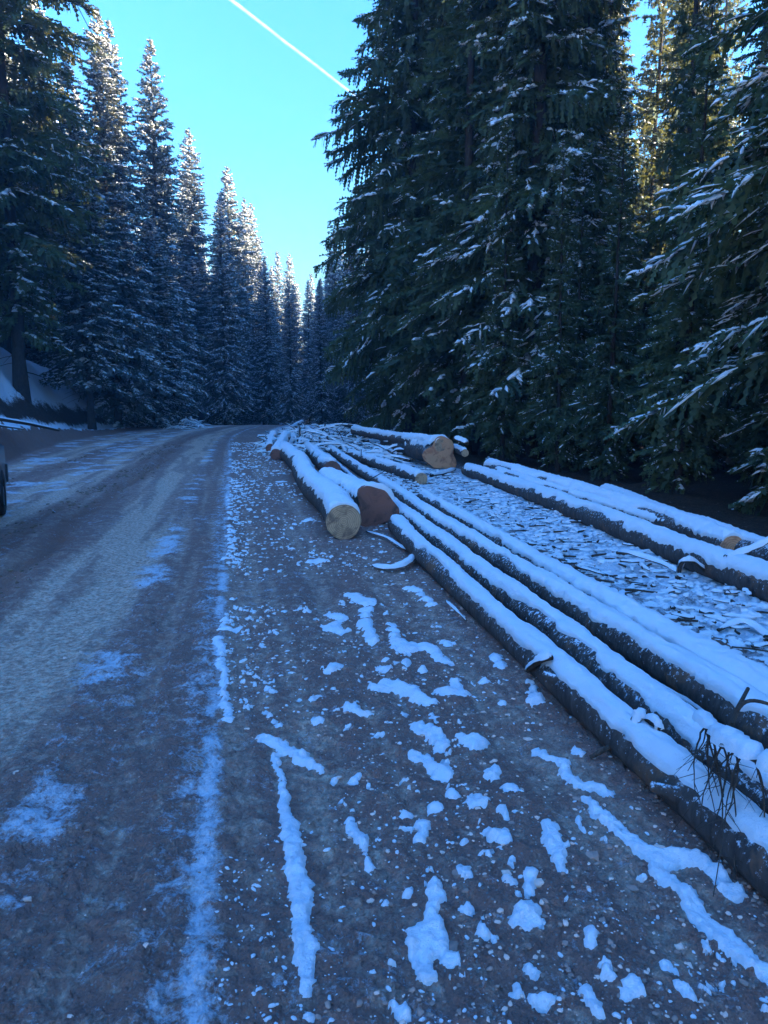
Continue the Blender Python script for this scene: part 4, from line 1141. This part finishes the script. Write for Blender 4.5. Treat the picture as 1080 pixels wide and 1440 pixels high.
# ------------------------------------------------------------------ pebbles
def pebbles():
    g = np.random.default_rng(15)
    import bmesh
    pv = []
    for k in range(8):
        bm = bmesh.new(); bmesh.ops.create_icosphere(bm, subdivisions=1 if k < 2 else 1, radius=1.0)
        V = np.array([v.co[:] for v in bm.verts]); F = np.array([[v.index for v in f.verts] for f in bm.faces]); bm.free()
        V = V * (1 + g.normal(0, .2, (len(V), 1))); pv.append((V, F))
    n = 14000
    y = 1.25 * np.exp(g.uniform(0, 2.2, n) ** 1.0); lim = .75 - .19 * (y - 4.4)
    t = g.uniform(.08, 3.8, n) ; x = edge_x(y) + t
    dens = vn(x * 2.1, y * 2.1, 401) * .7 + .4 * sst(-.6, .8, x)
    ok = (x < lim + .1) & (dens > .42)
    # a few on the road too
    x2 = g.uniform(-2.6, 0, 700); y2 = 1.25 * np.exp(g.uniform(0, 1.8, 700)); x2 = edge_x(y2) + x2
    x, y = np.concatenate([x[ok], x2]), np.concatenate([y[ok], y2])
    z = surface(x, y)
    mats = [flat('pale pebble', (.80, .54, .42), .8, noise=.25), flat('dark pebble', (.36, .22, .165), .8, noise=.4)]
    for mi, name in enumerate(('gravel', 'gravel')):
        b = Bag()
        for k in np.where((np.arange(len(x)) % 5 >= 2) == (mi == 1))[0]:
            V, F = pv[g.integers(0, 8)]
            r = .002 + .0075 * g.uniform() ** 3.5 + .0004 * y[k]
            if k % 211 == 0 and x[k] > 0: r = .018
            a = g.uniform(0, 6.28); W = V * [r * g.uniform(1, 1.7), r, r * .6]
            ca, sa = math.cos(a), math.sin(a)
            b.add(np.stack([W[:, 0] * ca - W[:, 1] * sa + x[k], W[:, 0] * sa + W[:, 1] * ca + y[k], W[:, 2] + z[k] + r * .15], 1), F)
        o = obj(name, b.mesh(name, mats[mi], smooth=False)); tag(o, ('pale' if mi == 0 else 'dark') + ' pebbles strewn over the muddy verge', kind='stuff')
pebbles()

# frozen clods thrown up along the ruts
def clods():
    g = np.random.default_rng(19); b = Bag(); n = 0
    mudm = flat('frozen mud clod', (.22, .135, .085), .9, noise=.5)
    while n < 1500:
        y = 3.2 * math.exp(g.uniform(0, 2.2)); wob = (float(fbm(np.array([y * .5]), np.array([3.0]), 11, 3)[0]) - .5) * .5
        t = g.choice([-2.15, -2.62, -4.7]) - wob + g.normal(0, .14)
        x = float(edge_x(y)) + t
        if vn(x * 1.2, y * .8, 501) < .42: continue
        n += 1
        V, F4, F3 = protos[g.integers(0, 10)]
        r = (.006 + .014 * g.uniform() ** 2.2) * (1 + .03 * y); a = g.uniform(0, 6.28); W = V * [r * g.uniform(1, 1.8), r, r * .8]; ca, sa = math.cos(a), math.sin(a)
        b.add2(np.stack([W[:, 0] * ca - W[:, 1] * sa + x, W[:, 0] * sa + W[:, 1] * ca + y, W[:, 2] + gz(x, y)], 1), [F4, F3])
    o = obj('mud', b.mesh('mud', mudm, smooth=False)); tag(o, 'frozen clods of mud along the ruts of the road', kind='stuff')
clods()

# ------------------------------------------------------------------ parked car, only its tail corner in view
def car():
    paint = flat('dark blue car paint', (.030, .035, .055), .35, .3, .1, .6); rubber = flat('tyre rubber', (.022, .022, .024), .85, noise=.3)
    plastic = flat('grey bumper plastic', (.06, .062, .068), .6, noise=.2); glassm = flat('dark car glass', (.012, .014, .018), .08, 0, .1)
    steel = flat('wheel alloy', (.35, .36, .38), .35, .9, .1); red = flat('tail lamp red', (.35, .02, .02), .2); clear = flat('headlamp lens', (.6, .62, .65), .15)
    # local frame: +Y is the tail, x across, origin on the ground at the centre
    root = empty('parked_car', (-5.91, 8.79, gz(-5.9, 8.8)))
    root.rotation_euler = (0, 0, math.radians(24))
    tag(root, 'dark parked car at the left edge of the road, only its tail corner showing', 'car')
    def loft(name, prof, half, mat, taper=None):
        """prof: side outline [(y, z)], extruded across with rounded shoulders"""
        P_ = np.array(prof, float); n = len(P_); c = P_.mean(0)
        xs = [(-half, .90), (-half + .05, .97), (-half + .14, 1.0), (half - .14, 1.0), (half - .05, .97), (half, .90)]
        V = []
        for xx, k in xs:
            Q = c + (P_ - c) * [.985 + .015 * (k - .9) * 10, k if taper is None else k]
            t = 0 if taper is None else taper
            xr = xx * (1 - t * np.clip((Q[:, 1] - P_[:, 1].min()) / (np.ptp(P_[:, 1])), 0, 1))
            V.append(np.stack([xr, Q[:, 0], Q[:, 1]], 1))
        V = np.concatenate(V); F = []
        for a in range(len(xs) - 1):
            for i in range(n): F.append([a * n + i, a * n + (i + 1) % n, (a + 1) * n + (i + 1) % n, (a + 1) * n + i])
        cc = len(V); V = np.concatenate([V, [[-half, *c]], [[half, *c]]]); T3 = [[(i + 1) % n, i, cc] for i in range(n)] + [[5 * n + i, 5 * n + (i + 1) % n, cc + 1] for i in range(n)]
        return obj(name, mesh(name, V, [F, T3], mat, smooth=False), root)
    arch = lambda yc: [(yc + .42 * math.cos(a), .34 + .42 * math.sin(a)) for a in np.linspace(math.pi, 0, 9)]
    low = [(-2.2, .36)] + arch(-1.35) + arch(1.35) + [(2.2, .38), (2.26, .7), (2.2, 1.02), (1.2, 1.05), (-.85, 1.04), (-1.6, .98), (-2.15, .86), (-2.25, .6)]
    body = loft('body', low, .93, paint)
    loft('cabin', [(-1.05, 1.0), (2.12, 1.0), (2.02, 1.35), (1.86, 1.66), (1.2, 1.72), (.1, 1.72), (-.35, 1.62)], .88, paint, .16)
    for s in (-1, 1):
        def pane(name, quad, mat, off):
            Q = np.array(quad, float); x = .905 - .14 * np.clip((Q[:, 1] - 1.0) / .72, 0, 1) + off
            V = np.concatenate([np.stack([s * x, Q[:, 0], Q[:, 1]], 1), np.stack([s * (x - .03), Q[:, 0], Q[:, 1]], 1)])
            n = len(Q); F = [[i, (i + 1) % n, n + (i + 1) % n, n + i] for i in range(n)]
            return obj(name, mesh(name, V, [F, [list(range(n)), list(range(2 * n - 1, n - 1, -1))]] if n == 4 else [F], mat, smooth=False), root)
        pane('window', [(-.85, 1.08), (-.05, 1.08), (-.05, 1.60), (-.32, 1.55)], glassm, -.005)
        pane('window', [(.02, 1.08), (.98, 1.08), (.98, 1.62), (.02, 1.62)], glassm, -.005)
        pane('window', [(1.05, 1.08), (1.95, 1.10), (1.80, 1.55), (1.05, 1.60)], glassm, -.005)
        for yc in (-1.35, 1.35):
            w = empty('wheel', (s * .83, yc, .34)); w.parent = root
            an = np.linspace(0, 2 * np.pi, 36, endpoint=False); rows = []
            for (xx, r) in ((-.11, .21), (-.12, .28), (-.11, .325), (-.07, .345), (.07, .345), (.11, .325), (.12, .28), (.11, .21)):
                rr = r * (1 + .012 * np.sign(np.sin(an * 18))) if r > .34 else r + 0 * an
                rows.append(np.stack([np.full(36, xx), np.cos(an) * rr, np.sin(an) * rr], 1))
            V = np.concatenate(rows); F = [[a * 36 + i, a * 36 + (i + 1) % 36, (a + 1) * 36 + (i + 1) % 36, (a + 1) * 36 + i] for a in range(7) for i in range(36)]
            obj('tyre', mesh('tyre', V, F, rubber), w)
            b = Bag()
            for k in range(5):
                a = k * 2 * math.pi / 5; d = np.array([0, math.cos(a), math.sin(a)]); e = np.array([0, -math.sin(a), math.cos(a)])
                q = [d * .03 - e * .03, d * .21 - e * .022, d * .21 + e * .022, d * .03 + e * .03]
                V = np.array([p + [s * .09, 0, 0] for p in q] + [p + [s * .06, 0, 0] for p in q])
                b.add(V, [[0, 1, 2, 3], [4, 7, 6, 5], [0, 4, 5, 1], [1, 5, 6, 2], [2, 6, 7, 3], [3, 7, 4, 0]])
            rr = np.concatenate([np.stack([np.full(36, xx), np.cos(an) * r, np.sin(an) * r], 1) for xx, r in ((s * .1, .21), (s * .08, .19), (-s * .02, .19))])
            b.add(rr, [[a * 36 + i, a * 36 + (i + 1) % 36, (a + 1) * 36 + (i + 1) % 36, (a + 1) * 36 + i] for a in range(2) for i in range(36)])
            obj('rim', b.mesh('rim', steel, False), w)
    def boxy(name, c, h, mat):
        c = np.array(c); h = np.array(h); V = []
        for sx in (-1, 1):
            for sy in (-1, 1):
                for sz in (-1, 1): V.append(c + h * [sx, sy, sz])
        return obj(name, mesh(name, V, [[0, 1, 3, 2], [4, 6, 7, 5], [0, 4, 5, 1], [2, 3, 7, 6], [0, 2, 6, 4], [1, 5, 7, 3]], mat, smooth=False), root)
    boxy('bumper', (0, 2.24, .55), (.95, .09, .14), plastic); boxy('bumper', (0, -2.24, .5), (.93, .08, .14), plastic)
    boxy('rear_window', (0, 2.06, 1.36), (.62, .03, .17), glassm)
    for s in (-1, 1):
        boxy('tail_light', (s * .78, 2.2, .92), (.09, .08, .11), red); boxy('headlight', (s * .72, -2.2, .76), (.15, .06, .07), clear)
car()

# ------------------------------------------------------------------ overhead cable and the contrail
def in_view(u, v, dist):
    c, s = math.cos(PITCH), math.sin(PITCH); x, y = (u - 540) / 1000, (v - 720) / 1000
    d = np.array([x, c - s * y, -(y * c + s)]); return d / d[1] * dist + [0, 0, 1.6]
A, B = in_view(60, -90, 38), in_view(178, 128, 47)
f = np.linspace(0, 1, 16)[:, None]; Q = A * (1 - f) + B * f; Q[:, 2] -= np.sin(f[:, 0] * math.pi) * .35
b = Bag(); tube(b, Q - A, .022, .022, 6)
o = obj('overhead_cable', b.mesh('overhead_cable', flat('cable black', (.02, .02, .022), .6)), loc=tuple(A)); tag(o, 'thin dark cable against the sky between the tall left trees', 'cable')

def contrail():
    m, n, l, bs = new_mat('contrail vapour')
    bs.inputs['Base Color'].default_value = (.9, .9, .9, 1); bs.inputs['Roughness'].default_value = 1
    tr = n.new('ShaderNodeBsdfTransparent'); ms = n.new('ShaderNodeMixShader')
    lw = n.new('ShaderNodeLayerWeight'); lw.inputs['Blend'].default_value = .35
    f = mth(n, l, 'SUBTRACT', 1.0, lw.outputs['Facing'])
    f = mth(n, l, 'POWER', f, 1.3)
    f = mth(n, l, 'MULTIPLY', f, mth(n, l, 'MULTIPLY_ADD', nz(n, l, .02, 4, .6, coords(n)), .4, False, -.03), True)
    l.new(f, ms.inputs[0]); l.new(tr.outputs[0], ms.inputs[1]); l.new(bs.outputs[0], ms.inputs[2]); l.new(ms.outputs[0], n['Material Output'].inputs[0])
    p, q = in_view(325, 0, 4000), in_view(465, 108, 4600)
    d = q - p; A, B = p - d * 3, q + d * 2.2
    f = np.linspace(0, 1, 240)[:, None]; Q = A * (1 - f) + B * f
    Q[:, 2] += (fbm(f[:, 0] * 30, f[:, 0] * 0, 3, 3) - .5) * 8
    b = Bag(); tube(b, Q - A, 11, 7, 14)
    o = obj('contrail', b.mesh('contrail', m), loc=tuple(A)); tag(o, 'thin white aircraft vapour trail slanting across the blue sky', 'contrail')
contrail()

# ------------------------------------------------------------------ thin cold air
def haze():
    m = bpy.data.materials.new('haze'); m.use_nodes = True; n, l = m.node_tree.nodes, m.node_tree.links
    n.remove(n['Principled BSDF'])
    v = n.new('ShaderNodeVolumePrincipled'); v.inputs['Color'].default_value = (.62, .8, 1, 1); v.inputs['Density'].default_value = .0015
    v.inputs['Anisotropy'].default_value = .1
    l.new(v.outputs[0], n['Material Output'].inputs['Volume'])
    V = [(x, y, z) for x in (-425, 425) for y in (-425, 425) for z in (-12, 47)]
    o = obj('haze', mesh('haze', V, [[0, 1, 3, 2], [4, 6, 7, 5], [0, 4, 5, 1], [2, 3, 7, 6], [0, 2, 6, 4], [1, 5, 7, 3]], m, smooth=False))
    tag(o, 'thin cold haze in the shaded valley', kind='stuff')
haze()
